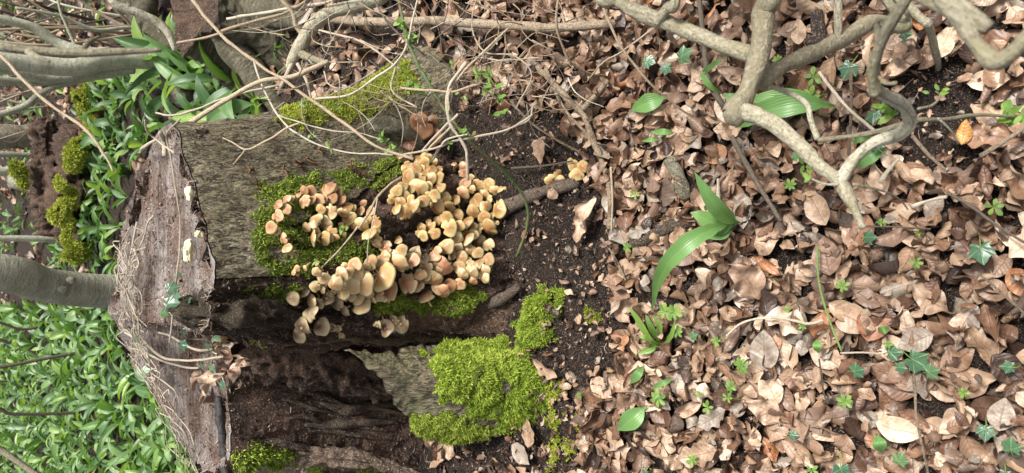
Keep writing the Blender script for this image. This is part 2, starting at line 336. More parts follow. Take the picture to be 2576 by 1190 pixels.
def tag(o, label=None, cat=None, group=None, kind=None):
    if label: o['label'] = label
    if cat: o['category'] = cat
    if group: o['group'] = group
    if kind: o['kind'] = kind
    return o
def empty(name, loc, label, cat, group=None):
    o = bpy.data.objects.new(name, None); COL.objects.link(o); o.empty_display_size = 0.02; o.location = [float(c) for c in loc]
    return tag(o, label, cat, group)
def gridfaces(nu, nv, wrap=False):
    # vertices laid out [nv rows][nu columns]
    i, j = np.meshgrid(np.arange(nv - 1), np.arange(nu if wrap else nu - 1), indexing='ij')
    j2 = (j + 1) % nu
    return np.stack([i * nu + j, i * nu + j2, (i + 1) * nu + j2, (i + 1) * nu + j], -1).reshape(-1, 4)
class Acc:
    def __init__(s): s.V = []; s.F = []; s.U = []; s.T = []; s.n = 0
    def add(s, V, F, uv, tint):
        s.V.append(V); s.F.append(F + s.n); s.U.append(uv if uv is not None else np.zeros((len(V), 2))); s.T.append(np.full(len(V), tint) if np.isscalar(tint) else tint); s.n += len(V)
    def build(s, name, mat, parent=None, smooth=True):
        return link(name, mesh(name, np.concatenate(s.V), np.concatenate(s.F), np.concatenate(s.U), {'tint': np.concatenate(s.T)}, smooth), mat, parent)
def catmull(P, sub):
    P = np.asarray(P, float); n = len(P)
    if n == 2: P = np.stack([P[0], (P[0] + P[1]) / 2, P[1]]); n = 3
    Q = np.concatenate([[2 * P[0] - P[1]], P, [2 * P[-1] - P[-2]]]); out = []
    for i in range(n - 1):
        p0, p1, p2, p3 = Q[i:i + 4]
        for k in range(sub):
            t = k / sub; out.append(0.5 * (2 * p1 + (p2 - p0) * t + (2 * p0 - 5 * p1 + 4 * p2 - p3) * t * t + (3 * p1 - p0 - 3 * p2 + p3) * t ** 3))
    out.append(P[-1]); return np.array(out)
def tube(P, R, segs=8, sub=5, lump=0.08, seed=0, freq=30.0, wob=0.0, fiber=0.0):
    P = np.asarray(P, float); R = np.broadcast_to(np.asarray(R, float), (len(P),)) if np.ndim(R) else np.full(len(P), R)
    C = catmull(np.column_stack([P, R]), sub); rr = np.maximum(C[:, 3], 1e-4); C = C[:, :3]
    if wob: C = C + wob * np.stack([fbm(C * 14 + 3, 2, seed + 5), fbm(C * 14 + 40, 2, seed + 6), fbm(C * 14 + 90, 2, seed + 7)], -1)
    T = np.gradient(C, axis=0); T /= np.linalg.norm(T, axis=1)[:, None] + 1e-9
    n0 = np.cross(T[0], [0.3, 0.2, 0.93]); n0 /= np.linalg.norm(n0) + 1e-9
    Ns = [n0]
    for i in range(1, len(C)):
        n = Ns[-1] - T[i] * np.dot(Ns[-1], T[i]); Ns.append(n / (np.linalg.norm(n) + 1e-9))
    Ns = np.array(Ns); B = np.cross(T, Ns); a = np.linspace(0, 2 * math.pi, segs, endpoint=False)
    ca, sa = np.cos(a), np.sin(a)
    D = Ns[:, None] * ca[None, :, None] + B[:, None] * sa[None, :, None]
    V = C[:, None] + D * rr[:, None, None]
    V = V.reshape(-1, 3)
    if lump: V = V + D.reshape(-1, 3) * (np.repeat(rr, segs) * lump * 2 * fbm(V * freq, 3, seed))[:, None]
    ln = np.concatenate([[0], np.cumsum(np.linalg.norm(np.diff(C, axis=0), axis=1))])
    if fiber:
        q = np.stack([np.tile(ca, len(C)) * 3.2, np.tile(sa, len(C)) * 3.2, np.repeat(ln * 9, segs)], -1)
        V = V + D.reshape(-1, 3) * (np.repeat(rr, segs) * fiber * (fbm(q + seed, 4, seed + 3) + 0.6 * fbm(q * np.array([1, 1, 6]) + 30, 3, seed + 4)))[:, None]
    uv = np.stack([np.tile(np.arange(segs) / segs, len(C)), np.repeat(ln * 6, segs)], -1)
    F = [tuple(f) for f in gridfaces(segs, len(C), True)]
    k = len(V); V = np.concatenate([V, [C[0] - T[0] * rr[0] * 0.5, C[-1] + T[-1] * rr[-1] * 0.6]]); uv = np.concatenate([uv, [[0.5, 0], [0.5, ln[-1] * 6]]])
    last = (len(C) - 1) * segs
    for i in range(segs):
        j = (i + 1) % segs; F.append((k, j, i)); F.append((k + 1, last + i, last + j))
    return V, F, uv
def tube_obj(name, P, R, mat, parent=None, **kw):
    V, F, uv = tube(P, R, **kw); return link(name, mesh(name, V, F, uv), M[mat], parent)
def blade(L, W, prof, nu=4, nv=8, fold=0.2, bend=0.6, bpow=1.0, twist=0.0, roll=0.0, wave=0.0, wf=9.0, crumple=0.0, seed=0, lobes=0):
    s = np.linspace(0, 1, nv + 1); t = np.linspace(-1, 1, nu + 1)
    w = np.maximum(W / 2 * prof(s), W * 0.012)
    S, T = np.meshgrid(s, t, indexing='ij'); Wd = np.repeat(w[:, None], nu + 1, 1)
    rs = np.random.default_rng(seed); ph = rs.uniform(0, 6, 4)
    edge = np.abs(T)
    if lobes: Wd = Wd * (1 - 0.38 * edge * (0.5 + 0.5 * np.sin(S * 6.283 * lobes + ph[0])))
    if abs(roll) > 1e-3: x = Wd * np.sin(roll * T) / roll; z = Wd * (1 - np.cos(roll * T)) / roll
    else: x = Wd * T; z = np.zeros_like(x)
    z = z + fold * edge * Wd + wave * W * edge ** 1.5 * np.sin(S * wf + ph[1] + (T > 0) * ph[2])
    if crumple:
        q = np.stack([x / W * 1.6 + ph[3] * 7, S * L / W * 1.6, np.zeros_like(x)], -1).reshape(-1, 3)
        z = z + (crumple * W * fbm(q, 3, seed)).reshape(z.shape); x = x + (0.3 * crumple * W * fbm(q + 50, 2, seed + 3)).reshape(z.shape)
    ang = bend * s ** bpow; ds = L / nv
    cy = np.concatenate([[0], np.cumsum(np.cos((ang[1:] + ang[:-1]) / 2)) * ds]); cz = np.concatenate([[0], np.cumsum(-np.sin((ang[1:] + ang[:-1]) / 2)) * ds])
    if twist:
        a = twist * S; x, z = x * np.cos(a) - z * np.sin(a), x * np.sin(a) + z * np.cos(a)
    Y = cy[:, None] + z * np.sin(ang)[:, None]; Z = cz[:, None] + z * np.cos(ang)[:, None]
    V = np.stack([x, Y, Z], -1).reshape(-1, 3); uv = np.stack([(T + 1) / 2, S], -1).reshape(-1, 2)
    return V, gridfaces(nu + 1, nv + 1), uv
ovate = lambda s: np.sin(math.pi * np.clip(s, 0, 1) ** 0.85) ** 0.85
lance = lambda s: np.where(s < 0.16, 0.10 + 0.5 * s, 0) + np.where(s >= 0.16, np.sin(math.pi * np.clip((s - 0.12) / 0.88, 0, 1) ** 0.8) ** 0.9, 0)
strip = lambda s: np.minimum(1, s * 8) * np.clip(1 - s, 0, 1) ** 0.5
def Rz(a): c, s = math.cos(a), math.sin(a); return np.array([[c, -s, 0], [s, c, 0], [0, 0, 1.0]])
def Rx(a): c, s = math.cos(a), math.sin(a); return np.array([[1.0, 0, 0], [0, c, -s], [0, s, c]])
def Ry(a): c, s = math.cos(a), math.sin(a); return np.array([[c, 0, s], [0, 1.0, 0], [-s, 0, c]])
def quat(Rm): return Matrix([list(r) for r in Rm]).to_quaternion()
def frame(z, spin=0.0):
    z = np.asarray(z, float); z = z / np.linalg.norm(z); x = np.cross([0, 1, 0.13], z); x /= np.linalg.norm(x); y = np.cross(z, x)
    return np.stack([x, y, z], 1) @ Rz(spin)

# ------------------------------------------------------------------ ground
STUMP_XY = np.array([-0.15, 1.85])
def gz(x, y):
    x = np.asarray(x, float); y = np.asarray(y, float); P = np.stack([x.ravel(), y.ravel(), np.zeros(x.size)], -1)
    z = 0.022 * fbm(P * 2.2, 4, 3) + 0.006 * fbm(P * 16, 3, 8)
    d = np.hypot(P[:, 0] - STUMP_XY[0], P[:, 1] - STUMP_XY[1]); z = z + 0.05 * np.exp(-(np.maximum(d - 0.55, 0) / 0.16) ** 2)
    return z.reshape(x.shape)
def axis_(lo, hi, fine_lo, fine_hi, step):
    f = np.arange(fine_lo, fine_hi, step); a = fine_lo - np.cumsum(step * 1.25 ** np.arange(1, 60)); b = f[-1] + np.cumsum(step * 1.25 ** np.arange(1, 60))
    return np.concatenate([a[a > lo][::-1], f, b[b < hi]])
gx = axis_(-40, 40, -1.3, 1.5, 0.012); gy = axis_(-15, 60, 0.05, 3.0, 0.012)
GX, GY = np.meshgrid(gx, gy); Zg = gz(GX, GY) + 0.012 * fbm(np.stack([GX.ravel() * 28, GY.ravel() * 28, GX.ravel() * 0], -1), 4, 21).reshape(GX.shape)
gV = np.stack([GX, GY, Zg], -1).reshape(-1, 3); gF = gridfaces(len(gx), len(gy))
ground = link('ground', mesh('ground', gV, gF), M['soil']); tag(ground, 'dark crumbly woodland soil under the leaf litter', 'ground', kind='structure')

# ------------------------------------------------------------------ the big stump
AX, AY = STUMP_XY
ZL = np.array([0, .1, .2, .3, .45, .6, .77])
COLS = {
 -180: [.36, .33, .30, .27, .25, .24, .23], -150: [.42, .40, .37, .34, .31, .29, .28], -125: [.55, .52, .48, .44, .40, .38, .37],
 -108: [.64, .61, .57, .53, .50, .48, .47], -95: [.70, .65, .60, .55, .50, .48, .47], -85: [.70, .63, .57, .53, .49, .46, .45], -74: [.64, .57, .52, .49, .46, .43, .42],
 -68: [.56, .48, .42, .39, .37, .34, .33], -61: [.44, .28, .17, .13, .14, .20, .20], -52: [.42, .25, .12, .09, .10, .17, .18], -45: [.42, .27, .15, .11, .12, .15, .14], -32: [.42, .36, .31, .27, .23, .20, .18],
 -20: [.46, .41, .38, .36, .33, .30, .28], -12: [.58, .51, .45, .41, .37, .34, .33], 0: [.61, .54, .475, .435, .40, .38, .37], 10: [.60, .53, .48, .455, .43, .415, .406],
 25: [.60, .52, .475, .45, .42, .40, .385], 39: [.59, .52, .475, .445, .415, .39, .375], 50: [.56, .50, .475, .45, .43, .41, .395], 58: [.57, .52, .50, .475, .45, .43, .415],
 65: [.66, .61, .57, .53, .49, .46, .435], 74: [.74, .68, .61, .565, .51, .46, .42], 82: [.76, .68, .59, .52, .46, .41, .375], 92: [.62, .54, .47, .42, .37, .34, .32],
 110: [.46, .40, .36, .33, .30, .28, .27], 130: [.40, .35, .31, .28, .26, .245, .235], 163: [.36, .32, .28, .25, .23, .22, .21], 180: [.36, .33, .30, .27, .25, .24, .23]}
TH = np.array(sorted(COLS)); CR = np.array([COLS[k] for k in TH])
def sstep(a, b, x): t = np.clip((x - a) / (b - a), 0, 1); return t * t * (3 - 2 * t)
def ztop(x, y):
    front = 0.775 - 0.165 * (1 - sstep(-0.245, -0.205, x))
    back = 0.775 - 0.42 * np.clip(-0.2 - x, 0, 0.5)
    k = sstep(1.92, 2.0, y); return front * (1 - k) + back * k
th0 = np.linspace(-180, 180, 460, endpoint=False)
th = np.concatenate([np.linspace(-180, -112, 40, endpoint=False), np.linspace(-112, 108, 560, endpoint=False), np.linspace(108, 180, 44, endpoint=False)]); NT, NZ = len(th), 210
rl = np.stack([np.interp(th0, TH, CR[:, i]) for i in range(len(ZL))], 1)
ker = np.exp(-0.5 * (np.arange(-8, 9) / 2.6) ** 2); ker /= ker.sum()
rl = np.stack([np.convolve(np.concatenate([c[-8:], c, c[:8]]), ker, 'valid') for c in rl.T], 1)
rl = np.stack([np.interp(th, np.append(th0, 180), np.append(c, c[0])) for c in rl.T], 1)
def rad_at(zz):  # zz (NZ,NT) -> r
    out = np.empty_like(zz)
    for j in range(NT): out[:, j] = np.interp(zz[:, j], ZL, rl[j])
    return out
sn, cs = np.sin(np.radians(th)), np.cos(np.radians(th))
rt = rl[:, -1]; ZT = np.array([ztop(np.array([AX + rt[j] * sn[j]]), np.array([AY - rt[j] * cs[j]]))[0] for j in range(NT)])
ZT = ZT + 0.012 * fbm(np.stack([th * 0.15, th * 0, th * 0], -1), 3, 5)
kz = np.linspace(0, 1, NZ); ZZ = -0.06 + (ZT[None] + 0.06) * kz[:, None]
RR = rad_at(ZZ)
X0 = AX + RR * sn; Y0 = AY - RR * cs; P0 = np.stack([X0, Y0, ZZ], -1).reshape(-1, 3)
TT = np.tile(th, (NZ, 1)); 
# bark zone: the right-hand face, its lower border rising towards the rotten front
bz = np.interp(TT, [-180, 4, 9, 25, 36, 46, 56, 180], [9, 9, .60, .57, .40, .27, .0, 0]) + 0.05 * fbm(P0 * 18, 3, 31).reshape(TT.shape)
isb = (ZZ > bz) & (TT < 135 + 6 * fbm(P0 * 9, 2, 4).reshape(TT.shape)) & (TT > 6.5 + 2.5 * fbm(P0 * 25, 3, 33).reshape(TT.shape))
dr_b = 0.008 + 0.010 * fbm(P0 * 5, 3, 2) + 0.006 * fbm(np.stack([(TT * RR * 0.0175 * 60).ravel(), (ZZ * 26).ravel(), TT.ravel() * 0], -1), 2, 12)
fib = fbm(np.stack([X0.ravel() * 38, Y0.ravel() * 38, ZZ.ravel() * 7], -1), 4, 14)
dr_r = 0.042 * fbm(P0 * 9, 4, 7) + 0.024 * fib + 0.014 * fbm(P0 * 60, 3, 9) - 0.004
slit = fbm(np.stack([X0.ravel() * 24, Y0.ravel() * 24, ZZ.ravel() * 3.2], -1), 3, 15); dr_r = dr_r - 0.035 * np.clip(slit - 0.16, 0, 0.3) / 0.3
dr_r = dr_r * np.clip(RR.ravel() / 0.3, 0.4, 1)
def ring(dr):
    r = RR.ravel() + dr; return np.stack([AX + r * np.tile(sn, NZ), AY - r * np.tile(cs, NZ), ZZ.ravel()], -1)
Vb, Vr = ring(dr_b), ring(dr_r - 0.012 * isb.ravel())
Fs = gridfaces(NT, NZ, True); fb = isb.ravel()[Fs].all(1)
def submesh(V, F, extra=None):
    u, inv = np.unique(F, return_inverse=True); return V[u], inv.reshape(F.shape), u
stump = empty('tree_stump', (AX, AY, 0), 'large decaying beech stump with grey bark, hollow side and mushrooms', 'tree stump')
def child(name, V, F, mat, parent, uv=None, attrs=None, kind=None, label=None):
    o = link(name, mesh(name, np.asarray(V) - np.array(parent.location), F, uv, attrs), M[mat], parent); tag(o, label, None, None, kind); return o
uvs = np.stack([(TT * 0.0175 * 0.42).ravel(), ZZ.ravel()], -1)
V_, F2, u = submesh(Vb, Fs[fb]); child('bark', V_, F2, 'bark', stump, uvs[u])
bark_tris = (V_, F2)
V_, F2, u = submesh(Vr, Fs); child('rotten_wood', V_, F2, 'rot', stump, uvs[u])
# top surface
NR = 46; rho = np.linspace(0.0, 1, NR); rim = np.where(isb[-1], RR[-1] + dr_b[-NT:], RR[-1] + dr_r[-NT:])
Xt = AX + rho[:, None] * (rim * sn)[None]; Yt = AY - rho[:, None] * (rim * cs)[None]
g0 = fbm(np.stack([Xt.ravel() * 3.5, Yt.ravel() * 34, Xt.ravel() * 0], -1), 4, 41).reshape(Xt.shape); g1 = fbm(np.stack([Xt.ravel() * 26, Yt.ravel() * 26, Xt.ravel() * 0], -1), 3, 44).reshape(Xt.shape)
Zt = ztop(Xt, Yt) + 0.034 * g0 + 0.009 * g1 - 0.014
ex = sstep(0.93, 1.0, rho)[:, None]; Zt = Zt * (1 - ex) + (ZT[None] + 0.003) * ex
child('top_wood', np.stack([Xt, Yt, Zt], -1).reshape(-1, 3), gridfaces(NT, NR, True)[:, ::-1], 'topwood', stump)
def top_z(x, y): return float(ztop(np.array([x]), np.array([y]))[0])

# bark shard standing before the hollow
CG = np.array([[(-.262, 1.432, .475), (-.27, 1.42, .468), (-.28, 1.427, .455)], [(-.284, 1.42, .337), (-.322, 1.385, .380), (-.372, 1.42, .362)],
               [(-.28, 1.41, .232), (-.362, 1.325, .262), (-.49, 1.445, .262)], [(-.272, 1.36, .11), (-.38, 1.27, .148), (-.536, 1.41, .157)], [(-.255, 1.285, .0), (-.405, 1.19, -.02), (-.505, 1.25, -.02)]], float)
A1 = np.stack([catmull(CG[:, k], 22) for k in range(3)], 1); A2 = np.stack([catmull(r, 32) for r in A1], 0)   # (89,65,3)
nA, nB = A2.shape[:2]
dn = np.array([0.1, -0.8, 0.6]); dn /= np.linalg.norm(dn); sh = A2.reshape(-1, 3)
edge = np.ones((nA, nB)); 
jag = 0.02 * fbm(np.stack([sh[:, 2] * 60, sh[:, 0] * 9, sh[:, 0] * 0], -1), 3, 50).reshape(nA, nB); cc = np.linspace(-1, 1, nB)
sh = (A2 + (np.abs(cc) ** 3 * np.sign(cc))[None, :, None] * jag[..., None] * np.array([-1, 0, 0.4])).reshape(-1, 3)
wr = fbm(np.stack([sh[:, 0] * 30, sh[:, 1] * 30, sh[:, 2] * 95], -1), 4, 51)
sh_out = sh + dn * (0.014 * fbm(sh * 12, 3, 52) + 0.007 * wr)[:, None]; sh_in = sh - dn * 0.022 + np.array([0, 0.012, 0])
Ff = gridfaces(nB, nA); n1 = len(sh); bd = list(range(nB)) + [i * nB + nB - 1 for i in range(1, nA)] + [(nA - 1) * nB + j for j in range(nB - 2, -1, -1)] + [i * nB for i in range(nA - 2, 0, -1)]
side = np.array([(bd[i], bd[(i + 1) % len(bd)], n1 + bd[(i + 1) % len(bd)], n1 + bd[i]) for i in range(len(bd))])
uvsh = np.stack([sh[:, 0] * 0.9, sh[:, 2]], -1)
child('bark_shard', np.concatenate([sh_out, sh_in]), np.concatenate([Ff[:, ::-1], Ff + n1, side]), 'bark', stump, np.concatenate([uvsh, uvsh]), label='pointed grey bark shard half covered in bright moss')
def to_bvh(V, F): return BVHTree.FromPolygons([tuple(map(float, v)) for v in V], [tuple(map(int, f)) for f in F])
BV_st = to_bvh(Vr, Fs); BV_bk = to_bvh(*bark_tris); BV_sh = to_bvh(sh_out, Ff[:, ::-1]); 
def hit(px, py, which=None):
    d = Vector(sight(px, py)); L = d.length; d.normalize(); best = None
    for b in (which or (BV_st, BV_bk, BV_sh)):
        r = b.ray_cast(Vector(CAM), d, 12)
        if r[0] is not None and (best is None or r[3] < best[1]): best = (r[0], r[3], r[1])
    g = gp(px, py, 0); g[2] = gz(g[0], g[1]); tg = float(np.dot(g - CAM, np.array(d)))
    if best is None or tg < best[1]: return g, tg / L, np.array([0, 0, 1.0]), True
    n = np.array(best[2]); 
    if np.dot(n, np.array(d)) > 0: n = -n
    return np.array(best[0]), best[1] / L, n, False

# lumps that belong to the stump
def local_tube(name, P, R, mat, parent=stump, **kw):
    V, F, uv = tube(P, R, **kw); o = link(name, mesh(name, V - np.array(parent.location), F, uv), M[mat], parent); return o
HI = dict(segs=48, sub=26, lump=0.2, freq=18, fiber=0.85)
local_tube('wood_slab', [aty(455, 778, 1.62), aty(540, 785, 1.535), aty(640, 790, 1.49), aty(745, 800, 1.49)], [.022, .040, .044, .018], 'slab', seed=4, **HI)
local_tube('wood_slab', [aty(620, 820, 1.64), aty(760, 838, 1.58), aty(880, 855, 1.55)], [.022, .036, .02], 'rot', seed=9, **HI)
local_tube('branch_stub', [at(905, 322, 1.98), at(960, 312, 1.90), at(1010, 325, 1.90), at(1045, 355, 1.95), at(1062, 385, 2.0)], [.016, .019, .018, .018, .02], 'knotty', seed=3, segs=24, sub=12, lump=0.2, fiber=0.3)
local_tube('charred_chunk', [aty(572, 1010, 1.86), aty(600, 1030, 1.80), aty(640, 1055, 1.80)], [.02, .032, .010], 'char', segs=7, sub=5, lump=0.4, seed=13, freq=40)
local_tube('hollow_rim', [aty(548, 1000, 1.80), aty(560, 1090, 1.80), aty(575, 1210, 1.80)], [.010, .011, .012], 'char', seed=23, segs=16, sub=14, lump=0.3, fiber=0.5)
local_tube('split_wood', [aty(590, 1110, 1.84), aty(700, 1135, 1.78), aty(830, 1150, 1.70), aty(940, 1165, 1.63), aty(1060, 1200, 1.56)], [.012, .024, .026, .020, .010], 'palewood', seed=31, **HI)
local_tube('rotten_block', [aty(560, 915, 1.80), aty(660, 905, 1.72), aty(780, 920, 1.66), aty(900, 950, 1.62), aty(1000, 985, 1.60)], [.03, .05, .05, .04, .02], 'rot', seed=41, **HI)
local_tube('split_wood', [aty(640, 1075, 1.87), aty(780, 1095, 1.80), aty(900, 1110, 1.74)], [.012, .022, .010], 'rot', seed=33, **HI)

rs = np.random.default_rng(15)
for k in range(22):
    px, py = rs.uniform(600, 900), rs.uniform(840, 1120); Ls = rs.uniform(90, 260); dy = rs.uniform(-10, 45); P = []
    for q in range(4):
        h_, t_, n_, g_ = hit(px + Ls * q / 3, py + dy * q / 3 + rs.normal(0, 4), (BV_st,)); P.append(h_ + n_ * rs.uniform(-.004, .012))
    if max(np.linalg.norm(P[i + 1] - P[i]) for i in range(3)) > 0.16: continue
    r = rs.uniform(.005, .014); local_tube('wood_splinter', P, [r * .4, r, r * .9, r * .25], ['rot', 'slab', 'log', 'palewood'][k % 4], segs=14, sub=12, lump=0.3, seed=500 + k, freq=26, fiber=0.8)

# ------------------------------------------------------------------ moss
def moss(name, V, F, polys, n, mat, parent, length=0.012, lift=0.005, seed=0, facing=True, width=0.0016, edge=14, label=None, gap=0.34):
    rs = np.random.default_rng(seed); V = np.asarray(V); P = V[F]; C = P.mean(1)
    N = np.cross(P[:, 2] - P[:, 0], P[:, 3] - P[:, 1]); A = np.linalg.norm(N, axis=1) / 2; N /= (2 * A[:, None] + 1e-12)
    fl = ((CAM - C) * N).sum(1) < 0
    N[fl] *= -1
    if polys is None: ok = np.ones(len(C), bool)
    else:
        Q = toq(C); Q = Q + edge * np.stack([fbm(C * 40, 3, seed + 1), fbm(C * 40 + 9, 3, seed + 2)], -1) * 2
        ok = np.zeros(len(C), bool)
        for p in polys: ok |= inpoly(Q, p)
    if facing: ok &= ((CAM - C) * N).sum(1) > 0.05 * np.linalg.norm(CAM - C, axis=1)
    ok &= fbm(C * 24, 3, seed + 11) > -gap
    idx = np.nonzero(ok)[0]
    if len(idx) == 0: return None
    # soft mat under the strands
    u, inv = np.unique(F[idx], return_inverse=True); vn_ = np.zeros((len(V), 3)); 
    for k in range(4): np.add.at(vn_, F[idx][:, k], N[idx])
    vn_ = vn_[u]; vn_ /= np.linalg.norm(vn_, axis=1)[:, None] + 1e-9
    cnt = np.zeros(len(V)); np.add.at(cnt, F[idx].ravel(), 1); rim = (cnt[u] < 4)
    Fi = inv.reshape(-1, 4); mm = np.where(rim, 0.0, 1.0)
    for _ in range(7):
        fm = mm[Fi].mean(1); acc_ = np.zeros(len(u)); num = np.zeros(len(u))
        for k in range(4): np.add.at(acc_, Fi[:, k], fm); np.add.at(num, Fi[:, k], 1)
        mm = np.where(rim, 0.0, acc_ / num)
    soft = np.zeros(len(F)); soft[idx] = mm[Fi].mean(1)
    hgt = -0.0015 + lift * mm * (1.0 + 1.2 * fbm(V[u] * 55, 3, seed + 3))
    off = np.array(parent.location) if parent is not None else np.zeros(3)
    mb = V[u] + vn_ * hgt[:, None]
    b = link(name + '_mat', mesh(name + '_mat', mb - off, inv.reshape(-1, 4)), M['moss_base'], parent); tag(b, None, None, None, 'stuff')
    f = rs.choice(idx, n, p=A[idx] / A[idx].sum()); uv = rs.random((n, 2))
    p = P[f]; base = (p[:, 0] * (1 - uv[:, :1]) + p[:, 1] * uv[:, :1]) * (1 - uv[:, 1:]) + (p[:, 3] * (1 - uv[:, :1]) + p[:, 2] * uv[:, :1]) * uv[:, 1:]
    clump = 0.5 + 0.5 * fbm(base * 70, 3, seed + 6)
    base = base + N[f] * (lift * soft[f] * (0.3 + 1.1 * clump))[:, None]
    d = N[f] * 0.75 + rs.normal(0, 0.55, (n, 3)) + np.array([0, 0, 0.15]); d /= np.linalg.norm(d, axis=1)[:, None]
    s = np.cross(d, rs.normal(0, 1, (n, 3))); s /= np.linalg.norm(s, axis=1)[:, None] + 1e-9
    Ln = (length * rs.uniform(0.5, 1.25, n) * (0.6 + 0.8 * clump))[:, None]; wd = width * rs.uniform(0.7, 1.3, n)[:, None]
    mid = base + d * Ln * 0.55; dr = d + rs.normal(0, 0.35, (n, 3)) + np.array([0, 0, -0.35]); tip = mid + dr / np.linalg.norm(dr, axis=1)[:, None] * Ln * 0.55
    VV = np.stack([base - s * wd * 0.6, base + s * wd * 0.6, mid + s * wd, tip, mid - s * wd], 1).reshape(-1, 3)
    o5 = np.arange(n)[:, None] * 5; FF = np.concatenate([o5 + np.array([[0, 1, 2]]), o5 + np.array([[0, 2, 4]]), o5 + np.array([[4, 2, 3]])])
    tint = np.clip(0.15 + 0.55 * rs.random(n) + 0.5 * (clump - 0.5) + 0.3 * fbm(base * 9, 2, seed + 8), 0, 1)
    tt = np.repeat(tint, 5).reshape(-1, 5); tt[:, 3] = np.clip(tt[:, 3] + 0.15, 0, 1)
    o = link(name, mesh(name, VV - off, FF, None, {'tint': tt.ravel()}), M[mat], parent); tag(o, label, None, None, 'stuff'); return o
MOSS_UP = [[(645, 475), (720, 450), (800, 436), (905, 412), (1008, 392), (1015, 430), (950, 470), (880, 478), (800, 478), (720, 510), (650, 515)],
           [(630, 540), (700, 490), (790, 500), (830, 560), (900, 610), (950, 600), (945, 650), (880, 685), (800, 660), (780, 700), (690, 705), (630, 655)],
           [(620, 735), (690, 720), (770, 735), (760, 765), (700, 760), (650, 775)], [(905, 425), (1000, 440), (960, 475), (900, 470)]]
moss('stump_moss', Vr + 0, Fs, MOSS_UP, 42000, 'moss_dark', stump, 0.0075, 0.010, 1, width=0.0011, label='dark olive moss among the upper mushrooms')
bV, bF = bark_tris
moss('stump_moss', bV, bF, MOSS_UP, 8000, 'moss_dark', stump, 0.0075, 0.006, 8, width=0.0011)
moss('stump_moss', Vr, Fs, [[(925, 765), (1000, 745), (1080, 745), (1200, 715), (1215, 760), (1180, 785), (1080, 785), (1000, 790), (950, 790)]], 15000, 'moss_dark', stump, 0.009, 0.012, 2, width=0.0011, label='green moss strip below the mushroom band')
moss('root_moss', bV, bF, [[(690, 305), (780, 220), (880, 175), (960, 145), (1045, 165), (1050, 235), (970, 265), (920, 300), (840, 300), (760, 325)]], 26000, 'moss_yellow', stump, 0.008, 0.006, 3, width=0.0012, facing=False, label='olive moss over the spreading root')
moss('shard_moss', sh_out, Ff, [[(1078, 890), (1130, 850), (1330, 800), (1420, 880), (1420, 1080), (1300, 1085), (1215, 1045), (1150, 1005), (1090, 965)]], 52000, 'moss_bright', stump, 0.011, 0.016, 4, facing=False, width=0.0013, edge=26, gap=0.36, label='bright yellow-green moss over the bark shard')
moss('shard_moss', sh_out, Ff, [[(1030, 1055), (1130, 1035), (1210, 1060), (1300, 1120), (1100, 1140), (1030, 1095)]], 17000, 'moss_dark', stump, 0.010, 0.009, 5, facing=False, width=0.0012)
moss('stump_moss', Vr, Fs, [[(575, 1135), (640, 1118), (720, 1135), (800, 1150), (830, 1230), (575, 1230)], [(900, 1160), (990, 1170), (1010, 1230), (900, 1230)], [(630, 855), (665, 860), (665, 890), (635, 885)], [(630, 905), (650, 905), (650, 935), (630, 935)]], 14000, 'moss_bright', stump, 0.009, 0.008, 6, width=0.0012)
fx, fy = np.meshgrid(np.arange(-0.72, 0.30, 0.004), np.arange(0.55, 1.62, 0.004)); fV = np.stack([fx, fy, gz(fx, fy) + 0.004], -1).reshape(-1, 3); fF = gridfaces(fx.shape[1], fx.shape[0])
gsel = (gV[gF].mean(1)[:, 1] < 1.6) & (np.abs(gV[gF].mean(1)[:, 0]) < 0.8); gFn = gF[gsel]
gm = moss('ground_moss', fV, fF, [[(1345, 722), (1398, 725), (1400, 760), (1375, 800), (1392, 850), (1350, 860), (1340, 900), (1300, 905), (1308, 850), (1318, 790)]], 15000, 'moss_bright', None, 0.011, 0.026, 12, edge=22, width=0.0013)
gm2 = moss('ground_moss', fV, fF, [[(1385, 960), (1410, 960), (1408, 1080), (1395, 1190), (1370, 1190), (1388, 1080)], [(1450, 1040), (1500, 1020), (1515, 1070), (1500, 1100), (1460, 1100)], [(1466, 775), (1490, 770), (1500, 805), (1475, 810)],
    [(1745, 810), (1800, 795), (1825, 820), (1790, 845), (1750, 840)], [(1485, 315), (1515, 315), (1515, 345), (1490, 345)], [(1420, 1120), (1440, 1110), (1440, 1140), (1425, 1150)]], 9000, 'moss_yellow', None, 0.009, 0.004, 13, edge=22, width=0.0011)
for g, l in ((gm, 'bright green moss ridge on the soil before the stump'), (gm2, 'thin scattered yellow-green moss on bare soil')):
    tag(g, l, 'moss', None, 'stuff')
for o in [o for o in bpy.data.objects if o.name.startswith('ground_moss_mat')]:
    tag(o, 'low dark mat beneath the green moss on soil', 'moss', 'moss mats on the soil', 'stuff')

